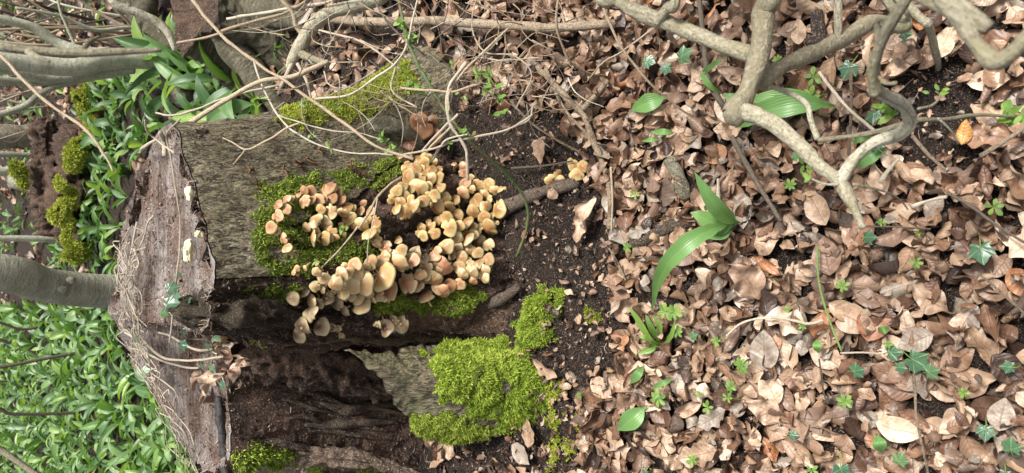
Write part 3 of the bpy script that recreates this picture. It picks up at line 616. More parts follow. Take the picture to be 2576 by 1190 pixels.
# ------------------------------------------------------------------ crumbs
def crumbs(name, pts, nrm, n, lo, hi, seed, parent=None, tp=1.3):
    rs = np.random.default_rng(seed); d = rs.normal(0, 1, (n, 4, 3)); d /= np.linalg.norm(d, axis=2)[..., None]
    sz = lo * (hi / lo) ** rs.random(n) ** 1.6; st = rs.uniform(0.3, 1.6, (n, 1, 3))
    V = (pts + nrm * (sz * 0.3)[:, None])[:, None] + d * sz[:, None, None] * st
    off = np.array(parent.location) if parent is not None else np.zeros(3)
    o4 = np.arange(n)[:, None] * 4; F = np.concatenate([o4 + np.array([f]) for f in ((0, 1, 2), (0, 2, 3), (0, 3, 1), (1, 3, 2))])
    o = link(name, mesh(name, V.reshape(-1, 3) - off, F, None, {'tint': np.repeat(rs.random(n) ** tp, 4)}, False), M['crumb'], parent); o['kind'] = 'stuff'; return o
def samp(V, F, n, seed, mask=None):
    rs = np.random.default_rng(seed); P = V[F]; N = np.cross(P[:, 2] - P[:, 0], P[:, 3] - P[:, 1]); A = np.linalg.norm(N, axis=1); w_ = A * (mask if mask is not None else 1)
    f = rs.choice(len(F), n, p=w_ / w_.sum()); uv = rs.random((n, 2, 1)); p = P[f]
    return (p[:, 0] * (1 - uv[:, 0]) + p[:, 1] * uv[:, 0]) * (1 - uv[:, 1]) + (p[:, 3] * (1 - uv[:, 0]) + p[:, 2] * uv[:, 0]) * uv[:, 1], N[f] / (A[f][:, None] + 1e-9)
gc = gV[gF].mean(1); mk = ((np.abs(gc[:, 0]) < 1.0) & (gc[:, 1] > 0.1) & (gc[:, 1] < 2.6)).astype(float)
p, n_ = samp(gV, gF, 26000, 60, mk); o = crumbs('soil_crumbs', p, np.tile([0, 0, 1.0], (len(p), 1)), 26000, 0.0009, 0.011, 61, None, 0.9); tag(o, 'fine wood and leaf crumbs scattered over dark soil', 'debris')
sc_ = Vr[Fs].mean(1); p, n_ = samp(Vr, Fs, 20000, 62, (sc_[:, 1] < 1.95).astype(float)); crumbs('wood_crumbs', p, n_ * np.sign(((CAM - p) * n_).sum(1))[:, None], 20000, 0.0008, 0.006, 63, stump)
tV = np.stack([Xt, Yt, Zt], -1).reshape(-1, 3); tF = gridfaces(NT, NR, True); p, n_ = samp(tV, tF, 6000, 64); crumbs('wood_crumbs', p, np.tile([0, 0, 1.0], (6000, 1)), 6000, 0.001, 0.006, 65, stump, 0.6)

def fibres(name, pts, n, seed, parent=None, lo=.008, hi=.035):
    rs = np.random.default_rng(seed); a = Acc(); off = np.array(parent.location) if parent is not None else np.zeros(3)
    for k in range(n):
        d = rs.normal(0, 1, 3) * (1, 1, .45); d /= np.linalg.norm(d); Lk = rs.uniform(lo, hi); c = rs.normal(0, Lk * .25, 3); p = pts[k] - off + (0, 0, .003); r = rs.uniform(.0003, .0008)
        C = np.stack([p - d * Lk / 2, p + c * .6, p + d * Lk / 2]); sd_ = np.cross(d, [0.2, 0.3, 1]); sd_ /= np.linalg.norm(sd_); up = np.cross(sd_, d)
        V = np.concatenate([C + sd_ * r, C - sd_ * r * .5 + up * r, C - sd_ * r * .5 - up * r]); F = np.array([(i + 3 * j, i + 1 + 3 * j, i + 1 + 3 * ((j + 1) % 3), i + 3 * ((j + 1) % 3)) for i in (0, 1) for j in range(3)])
        a.add(V, F, None, rs.uniform(.45, 1))
    o = a.build(name, M['crumb'], parent); o['kind'] = 'stuff'; return o
p, n_ = samp(gV, gF, 6000, 66, mk); tag(fibres('root_fibres', p, 6000, 67), 'fine pale root fibres and leaf stalks strewn over the soil', 'debris')
p, n_ = samp(Vr, Fs, 4500, 68, (sc_[:, 1] < 1.95).astype(float)); fibres('wood_fibres', p, 4500, 69, stump, .005, .022)
p, n_ = samp(tV, tF, 1100, 57); fibres('wood_fibres', p + (0, 0, .002), 1100, 58, stump, .008, .03)

# ------------------------------------------------------------------ mushrooms
def cap_mesh(seed, H, split=0, curl=0.0, segs=30, rings=8, pw=1.75):
    rs = np.random.default_rng(seed); a = np.linspace(0, 2 * math.pi, segs, endpoint=False); r = np.linspace(0, 1, rings + 1)[1:]
    ph = rs.uniform(0, 6.28, 5); out = 1 + 0.08 * np.sin(2 * a + ph[0]) + 0.06 * np.sin(3 * a + ph[1]) + 0.035 * np.sin(5 * a + ph[2])
    cut = np.zeros(segs)
    for k in range(split):
        c = rs.uniform(0, 6.28); wd = rs.uniform(0.16, 0.34); dd = np.abs((a - c + math.pi) % (2 * math.pi) - math.pi); cut = np.maximum(cut, np.clip(1 - dd / wd, 0, 1) * rs.uniform(0.3, 0.62))
    V = [(0, 0, H * 1.03)]; rr = [0]
    for q in r:
        rq = q * out * (1 - cut * q ** 2)
        z = H * (1 - q ** pw) - 0.02 * q ** 6 + curl * q ** 3 * np.sin(2 * a + ph[3]) + 0.025 * q * np.sin(4 * a + ph[4])
        V += list(np.stack([rq * np.cos(a), rq * np.sin(a), z], -1)); rr += [q] * segs
    rl_ = rq * 0.95; V += list(np.stack([rl_ * np.cos(a), rl_ * np.sin(a), z - 0.035], -1)); rr += [1.25] * segs
    F = [(0, 1 + i, 1 + (i + 1) % segs) for i in range(segs)]
    for k in range(rings):
        for i in range(segs): F.append((1 + k * segs + i, 1 + (k + 1) * segs + i, 1 + (k + 1) * segs + (i + 1) % segs, 1 + k * segs + (i + 1) % segs))
    cap = mesh('cap', V, F, None, {'rr': rr})
    # gills: radial folds from the rim up to the stem
    g = segs * 2; ag = np.linspace(0, 2 * math.pi, g, endpoint=False); rim_r = np.interp(ag, np.append(a, 2 * math.pi), np.append(rl_, rl_[0])); rim_z = np.interp(ag, np.append(a, 2 * math.pi), np.append(z, z[0])) - 0.055
    GV = []
    for q, up in ((0.985, 0.0), (0.6, 0.30), (0.14, 0.42)):
        zz = rim_z * q + up * H - 0.045 * (np.arange(g) % 2) * (q > 0.2); GV += list(np.stack([rim_r * q * np.cos(ag), rim_r * q * np.sin(ag), zz], -1))
    return cap, mesh('gills', GV, gridfaces(g, 3, True)[:, ::-1])
CAPS = {'bell': [cap_mesh(s, 0.60 + .07 * (s % 3), s % 2, pw=1.4) for s in (1, 2, 3, 21, 22)], 'dome': [cap_mesh(s, 0.42 + .06 * (s % 3), s % 2, pw=1.7) for s in (4, 5, 6, 23, 24)], 'notch': [cap_mesh(s, 0.46, 2, pw=1.5) for s in (7, 8, 9, 10)],
        'split': [cap_mesh(s, 0.40, 4, 0.2, pw=1.5) for s in (11, 12, 13, 14)], 'bent': [cap_mesh(s, 0.28, 2, 0.45) for s in (15, 16, 17)]}
def cap_copy(pair, mat, cache={}):
    k = (pair[0].name, mat)
    if k not in cache:
        c = pair[0].copy(); c.materials.clear(); c.materials.append(M[mat]); cache[k] = c
    return cache[k]
for v in CAPS.values():
    for c, g in v: g.materials.append(M['gill'])
nm = [0]
def mushroom(px, py, wpx, style, mat, label, group, on_ground=False, tip=None, push=None):
    """px,py,wpx in the 2576-wide survey scale"""
    i = nm[0]; nm[0] += 1; rs = np.random.default_rng(900 + i)
    P, t, n, g = hit(px, py); D = 1.33 * wpx / 1787 * t; Rc = D / 2
    off = push if push is not None else 0.020 + 0.55 * D + rs.uniform(-0.004, 0.006)
    C = CAM + sight(px, py) * (t - off * (0.7 if g else 1.0))
    nh = np.array([n[0], n[1], 0]); nh = nh / (np.linalg.norm(nh) + 1e-6) if np.linalg.norm(nh) > 0.2 else np.array([0, -1.0, 0])
    ax = np.array([0, 0, 1.0]) + nh * rs.uniform(0.4, 0.85) + rs.normal(0, 0.2, 3)
    if tip is not None: ax = np.array(tip, float) + rs.normal(0, 0.1, 3)
    ax /= np.linalg.norm(ax); Rm = frame(ax, rs.uniform(0, 6.28))
    base = C - ax * (0.6 * Rc) - nh * 0.02 - np.array([0, 0, 0.02])
    best = None
    for b in (BV_st, BV_bk, BV_sh):
        q = b.find_nearest(Vector(base), 0.3)
        if q[0] is not None and (best is None or q[3] < best[1]): best = (np.array(q[0]), q[3])
    gzv = float(gz(base[0], base[1]))
    root = np.array([base[0], base[1], gzv]) if (best is None or base[2] - gzv < best[1]) else best[0]
    e = empty('mushroom', root, label, 'mushroom', group)
    pair = CAPS[style][int(rs.integers(len(CAPS[style])))]
    stretch = rs.uniform(0.82, 1.12)
    c = link('cap', cap_copy(pair, mat), None, e, C - root - ax * 0.25 * Rc, quat(Rm), (Rc, Rc, Rc * stretch))
    link('gills', pair[1], None, c)
    top = C - root + ax * 0.05 * Rc; r0 = max(0.0022, 0.13 * Rc)
    mid = top * 0.5 - ax * 0.012 + rs.normal(0, 0.003, 3)
    V, F, uv = tube([(0, 0, 0), mid, top], [r0 * 0.8, r0, r0 * 1.1], segs=7, sub=4, lump=0.1, seed=i); link('stem', mesh('stem', V, F, uv), M['stem'], e)
    return e
GR = {
 'A': ('brown shrivelled mushroom scattered on the olive moss below the bark', 'weathered mushrooms on the upper moss'),
 'B': ('tan brown mushroom in the tuft beside the moss below the bark', 'tan tuft beside the upper moss'),
 'C': ('honey tan mushroom packed in the tuft under the crossing twig', 'tight tuft under the crossing twig'),
 'D': ('yellow tan mushroom in the loose tuft beside the green thorny stem', 'loose tuft beside the thorny stem'),
 'E': ('pale buff mushroom in the shingled band above the green moss strip', 'shingled band above the moss strip'),
 'S': ('pinkish mushroom with a torn split cap in the shingled band', 'split caps in the shingled band'),
 'F': ('old greyish mushroom at the ragged end of the shingled band', 'old mushrooms at the ragged band end'),
 'G': ('bent mushroom showing its gills on the dark rotten hollow', 'bent mushrooms in the hollow'),
 'H': ('small yellow mushroom standing beside the mossy ground log', 'small mushrooms beside the ground log'),
 'K': ('reddish brown mushroom tucked in the recess under the branch stub', 'mushrooms under the branch stub')}
def crop(cx, cy, x0, y0, s): return (x0 + cx / s) * 0.644, (y0 + cy / s) * 0.644
C1 = (1000, 600, 3.4); C2 = (1450, 580, 3.4); C3 = (1050, 880, 2.48); C4 = (1450, 880, 2.48)
L = []
def put(c, grp, mat, styles, items):
    for k, (x, y, wd) in enumerate(items):
        px, py = crop(x, y, *c); L.append((px, py, wd / c[2] * 0.644, styles[k % len(styles)], mat, grp))
put(C1, 'A', 'cap_brown', ['dome', 'notch', 'bell'], [(280, 670, 120), (395, 600, 110), (460, 590, 80), (400, 735, 110), (275, 820, 140), (190, 975, 140), (275, 1035, 80), (355, 1130, 110), (550, 550, 80)])
put(C1, 'B', 'cap_brown', ['dome', 'bell', 'notch', 'dome'], [(630, 490, 100), (720, 490, 125), (635, 630, 140), (730, 610, 100), (820, 615, 145), (955, 445, 170), (1085, 510, 115), (985, 590, 150), (880, 560, 100), (1120, 610, 115), (1060, 710, 135), (1420, 660, 80), (1380, 755, 110), (1510, 760, 115)])
put(C1, 'B', 'cap_honey', ['dome', 'bell', 'notch'], [(1185, 710, 150), (1265, 735, 105), (1150, 790, 110), (1230, 860, 150), (905, 620, 80), (850, 740, 110), (660, 985, 100), (775, 1020, 115), (975, 1030, 150), (790, 1090, 100), (900, 1120, 145), (985, 1135, 75), (1050, 1115, 80), (1120, 1080, 120), (1140, 990, 115), (1300, 960, 85), (1400, 950, 150), (1580, 900, 130), (1490, 1050, 160), (1590, 1130, 115), (1885, 1150, 90), (1470, 880, 100), (1590, 1000, 110)])
put(C1, 'B', 'cap_buff', ['split', 'notch'], [(780, 880, 165), (910, 930, 155), (985, 770, 150), (740, 1120, 180), (880, 820, 100)])
put(C2, 'C', 'cap_brown', ['dome', 'notch'], [(380, 100, 75), (435, 110, 65), (510, 110, 65), (890, 260, 105), (320, 215, 65)])
put(C2, 'C', 'cap_honey', ['dome', 'bell', 'notch', 'dome', 'bell'], [(590, 140, 130), (735, 130, 130), (465, 220, 125), (570, 260, 150), (695, 200, 135), (815, 190, 105), (785, 275, 135), (445, 290, 90), (480, 375, 170), (685, 335, 125), (780, 405, 135), (885, 380, 130), (640, 400, 125), (330, 560, 135), (410, 495, 120), (520, 520, 130), (750, 510, 110), (885, 520, 150), (430, 610, 125), (265, 675, 100), (365, 700, 135), (320, 795, 130), (450, 855, 150), (690, 690, 135), (830, 620, 150), (600, 810, 75), (750, 620, 80), (660, 270, 90)])
put(C2, 'C', 'cap_honey', ['notch'], [(630, 530, 195), (515, 740, 200)])
put(C2, 'D', 'cap_honey', ['bell', 'dome', 'notch', 'bell', 'dome'], [(865, 775, 180), (985, 650, 115), (1100, 685, 125), (1020, 780, 135), (870, 960, 105), (990, 910, 145), (1130, 895, 155), (765, 1025, 135), (655, 1050, 105), (620, 1125, 65), (680, 1160, 115), (835, 1125, 125), (1030, 1050, 180), (1165, 1030, 120), (1260, 965, 160), (1325, 545, 95), (1410, 480, 130), (1545, 485, 155), (1655, 400, 155), (1640, 560, 110), (1710, 525, 95), (1825, 530, 150), (1805, 710, 150), (1385, 680, 165), (1490, 620, 115), (1555, 680, 105), (1525, 765, 130), (1680, 800, 190), (1350, 840, 140), (1490, 905, 135), (1575, 890, 95), (1355, 1030, 90), (1425, 1040, 95), (1555, 1065, 190), (1350, 1140, 95), (1415, 1100, 75), (1270, 1150, 105), (1430, 1180, 100), (1120, 1165, 135), (1605, 950, 32), (1640, 960, 26), (1670, 990, 48)])
put(C2, 'D', 'cap_brown', ['dome', 'notch'], [(1220, 260, 120), (1220, 320, 100), (1240, 450, 135), (1320, 390, 85), (1210, 590, 140), (1100, 200, 60)])
put(C3, 'A', 'cap_brown', ['dome'], [(170, 215, 85), (235, 455, 45), (270, 420, 50), (345, 420, 45), (460, 365, 45)])
put(C3, 'E', 'cap_buff', ['bell', 'dome', 'bell', 'notch'], [(460, 455, 75), (525, 520, 95), (640, 565, 130), (690, 490, 125), (840, 450, 135), (790, 600, 155), (915, 570, 170), (445, 600, 90), (510, 625, 65), (400, 735, 100), (860, 690, 115), (890, 770, 145), (720, 655, 105), (1020, 620, 125), (1060, 680, 95), (1110, 690, 85), (1000, 725, 65), (955, 670, 95), (980, 360, 115), (1080, 330, 135), (1120, 300, 90), (770, 450, 85), (930, 420, 80), (765, 690, 110), (1040, 180, 70)])
put(C3, 'B', 'cap_brown', ['dome'], [(735, 400, 62), (820, 380, 120)])
put(C3, 'F', 'cap_grey', ['notch', 'dome', 'split', 'bent'], [(335, 640, 90), (225, 705, 110), (400, 850, 125), (560, 710, 100), (650, 760, 120), (715, 830, 105), (480, 760, 85), (600, 660, 80)])
put(C4, 'E', 'cap_buff', ['dome', 'bell', 'bell', 'notch', 'dome'], [(260, 145, 65), (290, 240, 100), (225, 315, 115), (265, 380, 150), (450, 580, 100), (475, 480, 95), (530, 480, 85), (510, 540, 65), (600, 525, 135), (650, 600, 105), (720, 210, 125), (820, 130, 105), (825, 220, 105), (785, 280, 95), (870, 310, 100), (850, 400, 105), (880, 480, 95), (940, 355, 85), (940, 250, 105), (930, 120, 115), (990, 85, 80), (1045, 160, 105), (1030, 265, 90), (1130, 195, 100), (1070, 310, 50), (1120, 340, 115), (1030, 370, 95), (970, 450, 105), (1030, 480, 65), (1085, 440, 100), (1090, 510, 95), (605, 380, 85), (640, 440, 70)])
put(C4, 'E', 'cap_brown', ['dome', 'bell'], [(690, 650, 115), (750, 590, 115), (850, 570, 95), (980, 540, 80)])
put(C4, 'S', 'cap_pink', ['split'], [(375, 350, 135), (340, 560, 165), (525, 400, 100), (610, 270, 125), (520, 680, 130), (700, 400, 145), (-325 + 1170 - 690, 640, 170)])
put(C3, 'S', 'cap_pink', ['split'], [(1125, 215, 110)])
put(C4, 'F', 'cap_grey', ['bent'], [(430, 260, 95), (505, 310, 85)])
put(C3, 'G', 'cap_grey', ['bent', 'dome'], [(320, 1000, 140), (500, 990, 140), (605, 995, 75), (675, 1000, 50), (690, 1070, 50), (275, 1080, 130)])
put(C4, 'G', 'cap_grey', ['bent'], [(60, 980, 70), (135, 1000, 125), (210, 920, 90), (290, 960, 125), (190, 1000, 65)])
put((2000, 0, 1.288), 'H', 'cap_honey', ['dome'], [(193, 910, 50), (240, 910, 42), (310, 835, 46), (355, 838, 50), (327, 875, 56), (230, 870, 32), (295, 815, 30)])
put((900, 0, 1.288), 'K', 'cap_red', ['dome', 'bell'], [(940, 605, 70), (965, 650, 85), (1015, 610, 50), (1020, 690, 70), (900, 725, 50), (1365, 530, 60)])
for (px, py, wq, st, mt, grp) in L:
    lab, gro = GR[grp]
    if mt == 'cap_brown' and grp in 'CDE': lab, gro = lab.replace('honey tan', 'browned').replace('yellow tan', 'browned').replace('pale buff', 'browned'), gro + ', browned'
    word = ({'bell': 'pointed', 'dome': 'rounded', 'notch': 'nick-rimmed', 'split': 'torn', 'bent': 'upturned'}[st]); size = 'small ' if wq < 24 else ('large ' if wq > 43 else '')
    lab = size + word + ' ' + lab.replace('small ', '').replace('bent ', '').replace('with a torn split cap ', ''); gro = size + word + ', ' + gro
    mushroom(px, py, wq, st, mt, lab, gro)
px, py = crop(1090, 490, *C3)
CAPS['dome'].insert(0, cap_mesh(4, 0.45, 0, pw=1.7)); CAPS['dome'][0][1].materials.append(M['gill']); CAPS['dome'] = CAPS['dome'][:1]
big = mushroom(px, py, 215 / 2.48 * 0.644, 'dome', 'cap_honey', 'largest mushroom cap, tan with a pale star-shaped crack, in the band', None, push=0.06)
cap0 = [c for c in big.children if c.name.startswith('cap')][0]
for a0, a1 in ((2.2, 0.1), (2.9, -0.35), (3.6, 0.2), (2.5, 0.6)):
    r0_, z_ = [], []
    pts = [(q * math.cos(a0 + a1 * q), q * math.sin(a0 + a1 * q), 0.45 * (1 - q ** 1.7) + 0.012 - 0.02 * q ** 6) for q in (0.25, 0.5, 0.75, 0.97)]
    V, F, uv = tube(pts, [0.012, 0.03, 0.035, 0.012], segs=6, sub=4, lump=0.1); link('crack', mesh('crack', V, F, uv), M['flesh'], cap0)

# ------------------------------------------------------------------ fungus crusts and dried curls on bark
def lumpy(name, P, size, mat, seed, flat=0.6, n=14, label=None, cat=None, group=None, parent=None):
    u_ = np.linspace(0, math.pi, n); v_ = np.linspace(0, 2 * math.pi, 2 * n, endpoint=False); U2, V2 = np.meshgrid(u_, v_, indexing='ij')
    D = np.stack([np.sin(U2) * np.cos(V2), np.sin(U2) * np.sin(V2), np.cos(U2)], -1).reshape(-1, 3)
    V = D * (1 + 0.55 * fbm(D * 2.2 + seed * 3.1, 4, seed) + 0.12 * fbm(D * 9 + seed, 3, seed))[:, None] * np.array(size)
    return tag(link(name, mesh(name, V, gridfaces(2 * n, n, True)), M[mat], parent, P), label, cat, group)
for (px, py, sx, sy, lab) in ((466, 486, .030, .020, 'small cream yellow fungus crust on the stump top edge'), (462, 632, .052, .022, 'long cream yellow fungus crust across the stump top'), (490, 590, .016, .012, 'little white fungus knob between the yellow crusts')):
    p = gp(px, py, 0.785); lumpy('fungus_crust', (p[0], p[1], 0.775), (sx * .5, sy * .5, 0.010), 'slime', int(px), n=30, label=lab, cat='fungus')
for k, (px, py) in enumerate(((700, 310), (715, 430), (760, 425), (880, 432), (905, 440), (800, 380), (622, 435), (770, 400), (645, 470), (745, 405))):
    P, t, n, g = hit(px, py); rs = np.random.default_rng(k); e = empty('dried_mushroom', P, 'withered orange-brown mushroom remnant stuck on the grey bark', 'mushroom', 'withered remnants on the bark')
    for q in range(3):
        d = n * 0.006 + rs.normal(0, 0.006, 3); V, F, uv = tube([rs.normal(0, .004, 3), d, d * 1.6 + rs.normal(0, .006, 3)], [.002, .0026, .001], segs=5, sub=3, lump=0.3, seed=k * 5 + q); link('curl', mesh('curl', V, F, uv), M['dried'], e)

# ------------------------------------------------------------------ leaf litter
def litter_meshes(nu, nv, crn, seeds, lobes=0, prof=ovate, Ls=(0.066, 0.085)):
    out = []
    for s in seeds:
        rs = np.random.default_rng(s); Lf = rs.uniform(*Ls); out.append(blade(Lf, Lf * rs.uniform(0.58, 0.74), prof, nu, nv, rs.uniform(-0.2, 0.5), rs.uniform(-1.2, 1.4), 1.0, rs.uniform(-1.1, 1.1), rs.uniform(-1.2, 1.9), rs.uniform(0.05, 0.20), rs.uniform(7, 14), crn * rs.uniform(0.6, 1.4), s, lobes))
    return out
TH_FLAT = []
for s in range(6):
    rs = np.random.default_rng(300 + s); Lf = rs.uniform(.07, .088); TH_FLAT.append(blade(Lf, Lf * rs.uniform(.6, .72), ovate, 8, 14, rs.uniform(0, .15), rs.uniform(-.4, .4), 1, rs.uniform(-.3, .3), rs.uniform(-.3, .5), .03, 20, .10, s))
KIND = {'smooth': [mesh('leaf', V, F, uv) for V, F, uv in TH_FLAT],
        'curled': [mesh('leaf', V, F, uv) for V, F, uv in litter_meshes(8, 14, 0.22, range(20, 34))],
        'crumpled': [mesh('leaf', V, F, uv) for V, F, uv in litter_meshes(8, 14, 0.42, range(40, 52))],
        'lobed': [mesh('leaf', V, F, uv) for V, F, uv in litter_meshes(10, 18, 0.25, range(60, 68), 3.2, ovate, (0.085, 0.11))]}
SMALL = litter_meshes(4, 7, 0.30, range(100, 124))
def leafcopy(me, mat, cache={}):
    k = (me.name, mat)
    if k not in cache: c = me.copy(); c.materials.clear(); c.materials.append(M[mat]); cache[k] = c
    return cache[k]
SOIL = [[(1170, 310), (1330, 235), (1470, 350), (1530, 500), (1555, 640), (1555, 900), (1490, 1000), (1480, 1190), (1130, 1190), (1300, 900), (1200, 560)],
        [(2190, 215), (2400, 130), (2480, 200), (2490, 320), (2430, 430), (2330, 430), (2270, 360)], [(2420, 30), (2560, 20), (2570, 90), (2470, 110)]]
def soil_f(Q):
    r = np.zeros(len(Q), bool)
    for p in SOIL: r |= inpoly(Q, p)
    return r
def in_stump(x, y, pad=0.0):
    dx, dy = x - AX, y - AY; t = np.degrees(np.arctan2(dx, -dy)); return np.hypot(dx, dy) < np.interp(t, TH, CR[:, 0]) + pad
GARL = [[(-200, 770), (310, 770), (330, 900), (460, 990), (520, 1200), (560, 1500), (-200, 1500)], [(270, 175), (400, 190), (430, 300), (330, 420), (310, 660), (150, 650), (215, 480), (265, 330)], [(430, 130), (560, 150), (700, 260), (690, 300), (460, 330), (420, 240)]]
def in_garlic(Q):
    r = np.zeros(len(Q), bool)
    for p in GARL: r |= inpoly(Q, p)
    return r
def poisson(n, x0, x1, y0, y1, dmin, seed, accept):
    rs = np.random.default_rng(seed); cell = {}; out = []; tries = 0
    cand = np.stack([rs.uniform(x0, x1, n * 12), rs.uniform(y0, y1, n * 12)], -1); ok = accept(cand)
    for (x, y) in cand[ok]:
        k = (int(x // dmin), int(y // dmin)); bad = False
        for a in (-1, 0, 1):
            for b in (-1, 0, 1):
                for (u, v) in cell.get((k[0] + a, k[1] + b), ()):
                    if (u - x) ** 2 + (v - y) ** 2 < dmin * dmin: bad = True; break
        if bad: continue
        cell.setdefault(k, []).append((x, y)); out.append((x, y))
        if len(out) >= n: break
    return np.array(out)
def q_of(xy): return toq(np.column_stack([xy, np.zeros(len(xy))]))
# lower, mixed litter that nobody could count
acc = Acc(); rs = np.random.default_rng(5)
def scatter_small(n, x0, x1, y0, y1, keep_soil, seed, sc=(0.7, 1.1), zmax=0.018):
    rs = np.random.default_rng(seed); xy = np.stack([rs.uniform(x0, x1, n), rs.uniform(y0, y1, n)], -1); Q = q_of(xy)
    keep = ~in_stump(xy[:, 0], xy[:, 1], 0.02) & ~in_garlic(Q); sf = soil_f(Q); keep &= (~sf) | (rs.random(n) < keep_soil)
    xy = xy[keep]; z = gz(xy[:, 0], xy[:, 1]); sf = sf[keep]
    for k in range(len(xy)):
        V, F, uv = SMALL[int(rs.integers(len(SMALL)))]; s = rs.uniform(*sc) * (rs.uniform(.2, .5) if sf[k] else 1)
        Rm = Rz(rs.uniform(0, 6.28)) @ Rx(rs.normal(0, 0.35)) @ Ry(rs.normal(0, 0.4) + (math.pi if rs.random() < 0.35 else 0))
        Vc = (V - V.mean(0)) * s @ Rm.T + np.array([xy[k, 0], xy[k, 1], z[k] + 0.006 + rs.random() * zmax]); acc.add(Vc, F, uv, min(1, max(0, rs.normal(0.47, 0.33))))
scatter_small(3200, -0.75, 0.75, 0.08, 1.45, 0.55, 71, (0.45, 1.0), 0.026)
scatter_small(2300, -0.72, 0.72, 0.08, 1.5, 0.9, 78, (0.16, 0.5), 0.045)
scatter_small(1100, 0.6, 1.9, -0.3, 1.6, 0.5, 76, (0.8, 1.2), 0.03)
scatter_small(700, -1.7, -0.6, -0.3, 1.5, 0.5, 77, (0.8, 1.2), 0.03)
scatter_small(950, 0.2, 1.5, 1.2, 3.0, 0.5, 72)
scatter_small(700, -0.95, -0.3, 1.0, 1.6, 0.3, 75)
scatter_small(1500, 0.3, 3.2, 2.6, 8.5, 1, 73, (0.9, 1.4), 0.03)
scatter_small(500, -2.5, 0.8, 4.5, 9.0, 1, 74, (0.9, 1.4), 0.03)
lit = acc.build('leaf_litter', M['litter']); tag(lit, 'mixed layer of broken brown dead leaves covering the woodland soil', 'leaf litter', None, 'stuff')
# the 300 largest leaves, each by itself
def acc_litter(xy): Q = q_of(xy); return (~soil_f(Q)) & (Q[:, 0] > 1470) & (Q[:, 0] < 2620) & (Q[:, 1] > -60) & (Q[:, 1] < 1250)
xy = poisson(262, -0.62, 0.62, 0.15, 1.15, 0.036, 81, acc_litter)
STATE = [('smooth', 0.22), ('curled', 0.40), ('crumpled', 0.26), ('lobed', 0.12)]; TONE = [('tan', 0.37), ('brown', 0.22), ('dark', 0.08), ('pale', 0.24), ('grey', 0.08), ('russet', 0.06)]
def pick(rs, lst): return lst[int(rs.choice(len(lst), p=np.array([w for _, w in lst]) / sum(w for _, w in lst)))][0]
TONE_W = {'tan': 'tan', 'brown': 'mid-brown', 'dark': 'dark wet', 'pale': 'pale straw', 'grey': 'dull grey-brown', 'russet': 'russet', 'orange': 'bright orange'}
def dead_leaf(P, Rm, state, tone, scale, label=None, group=None, var=None):
    rs = np.random.default_rng(int(abs(P[0]) * 1e5 + abs(P[1]) * 3e5) % 99991); me = KIND[state][int(rs.integers(len(KIND[state]))) if var is None else var]
    lab = label or '%s %s dead leaf lying on the leaf litter' % (TONE_W[tone], state)
    return tag(link('dead_leaf', leafcopy(me, 'leaf_' + tone), None, None, P, quat(Rm), float(scale)), lab, 'leaf', group or (None if label else '%s %s leaves on the litter' % (TONE_W[tone], state)))
LAND = [('beside the forked branch tip', 2150, 520), ('around the branch knob', 1850, 290), ('beside the long arching green leaf', 1690, 640), ('around the ivy trio', 2280, 910), ('around the white curved root', 2010, 805), ('near the broad oval green leaf', 1590, 1050), ('near the largest ivy leaf', 2462, 625),
        ('around the silvery grey ribbed leaf', 2535, 1030), ('beside the forked stick', 1540, 450), ('under the sloping limb', 1700, 60), ('under the looping blurred limb', 2450, 150), ('around the big pale cream leaf', 1720, 1110), ('around the small bright oval leaf', 2215, 1120), ('near the bushy green seedling', 1660, 860), ('beside the rolled brown leaf', 2490, 450),
        ('around the large grey weathered leaf', 1945, 900), ('near the straw-coloured ribbed leaf', 2290, 1070), ('under the thick joined limbs', 2050, 150), ('around the upright green pointed leaf', 1770, 480), ('around the big smooth beech leaf', 2070, 522)]
def near(land, q): return min(land, key=lambda l: (l[1] - q[0]) ** 2 + (l[2] - q[1]) ** 2)[0]
rs = np.random.default_rng(82)
for (x, y) in xy:
    st, tn = pick(rs, STATE), pick(rs, TONE); s = rs.uniform(0.55, 1.02)
    Rm = Rz(rs.uniform(0, 6.28)) @ Rx(rs.normal(0, 0.27)) @ Ry(rs.normal(0, 0.30) + (math.pi if rs.random() < 0.3 else 0))
    P = np.array([x, y, float(gz(x, y)) + rs.uniform(0.014, 0.038)]) - Rm @ np.array([0, 0.035 * s, 0])
    ph = near(LAND, q_of(np.array([[x, y]]))[0]); dead_leaf(P, Rm, st, tn, s, '%s %s dead leaf on the litter %s' % (TONE_W[tn], st, ph), '%s %s leaves %s' % (TONE_W[tn], st, ph))
def flat_leaf(px, py, ang, size_px, state, tone, label, z=0.045, tilt=0.0, var=None):
    P = gp(px, py, 0); P[2] = float(gz(P[0], P[1])) + z; t = np.dot(P - CAM, F_); s = size_px / 1787 * t / 0.078
    Rm = Rz(ang) @ Rx(tilt); return dead_leaf(P - Rm @ np.array([0, 0.039 * s, 0]), Rm, state, tone, s, label, None, var)
# ang: direction of the tip; picture-right is towards the camera (-Y), picture-up is +X
flat_leaf(2070, 522, rad(-60), 105, 'smooth', 'tan', 'big smooth tan beech leaf below the forked branch tip', var=1)
flat_leaf(2098, 645, rad(-80), 95, 'smooth', 'tan', 'folded tan beech leaf with clear ribs under the forked branch')
flat_leaf(2440, 335, rad(-100), 70, 'curled', 'orange', 'bright orange-yellow curled leaf on the bare dark soil')
flat_leaf(1395, 382, rad(90), 62, 'smooth', 'tan', 'pinkish tan leaf with ribs on dark soil above the small mushrooms')
flat_leaf(1505, 540, rad(60), 95, 'lobed', 'pale', 'pale lobed leaf at the lower end of the forked stick')
flat_leaf(2280, 1070, rad(170), 110, 'smooth', 'pale', 'large straw-coloured ribbed leaf between two upright thin twigs')
flat_leaf(1700, 1115, rad(95), 95, 'curled', 'pale', 'big pale cream leaf beyond the small whorled seedlings')
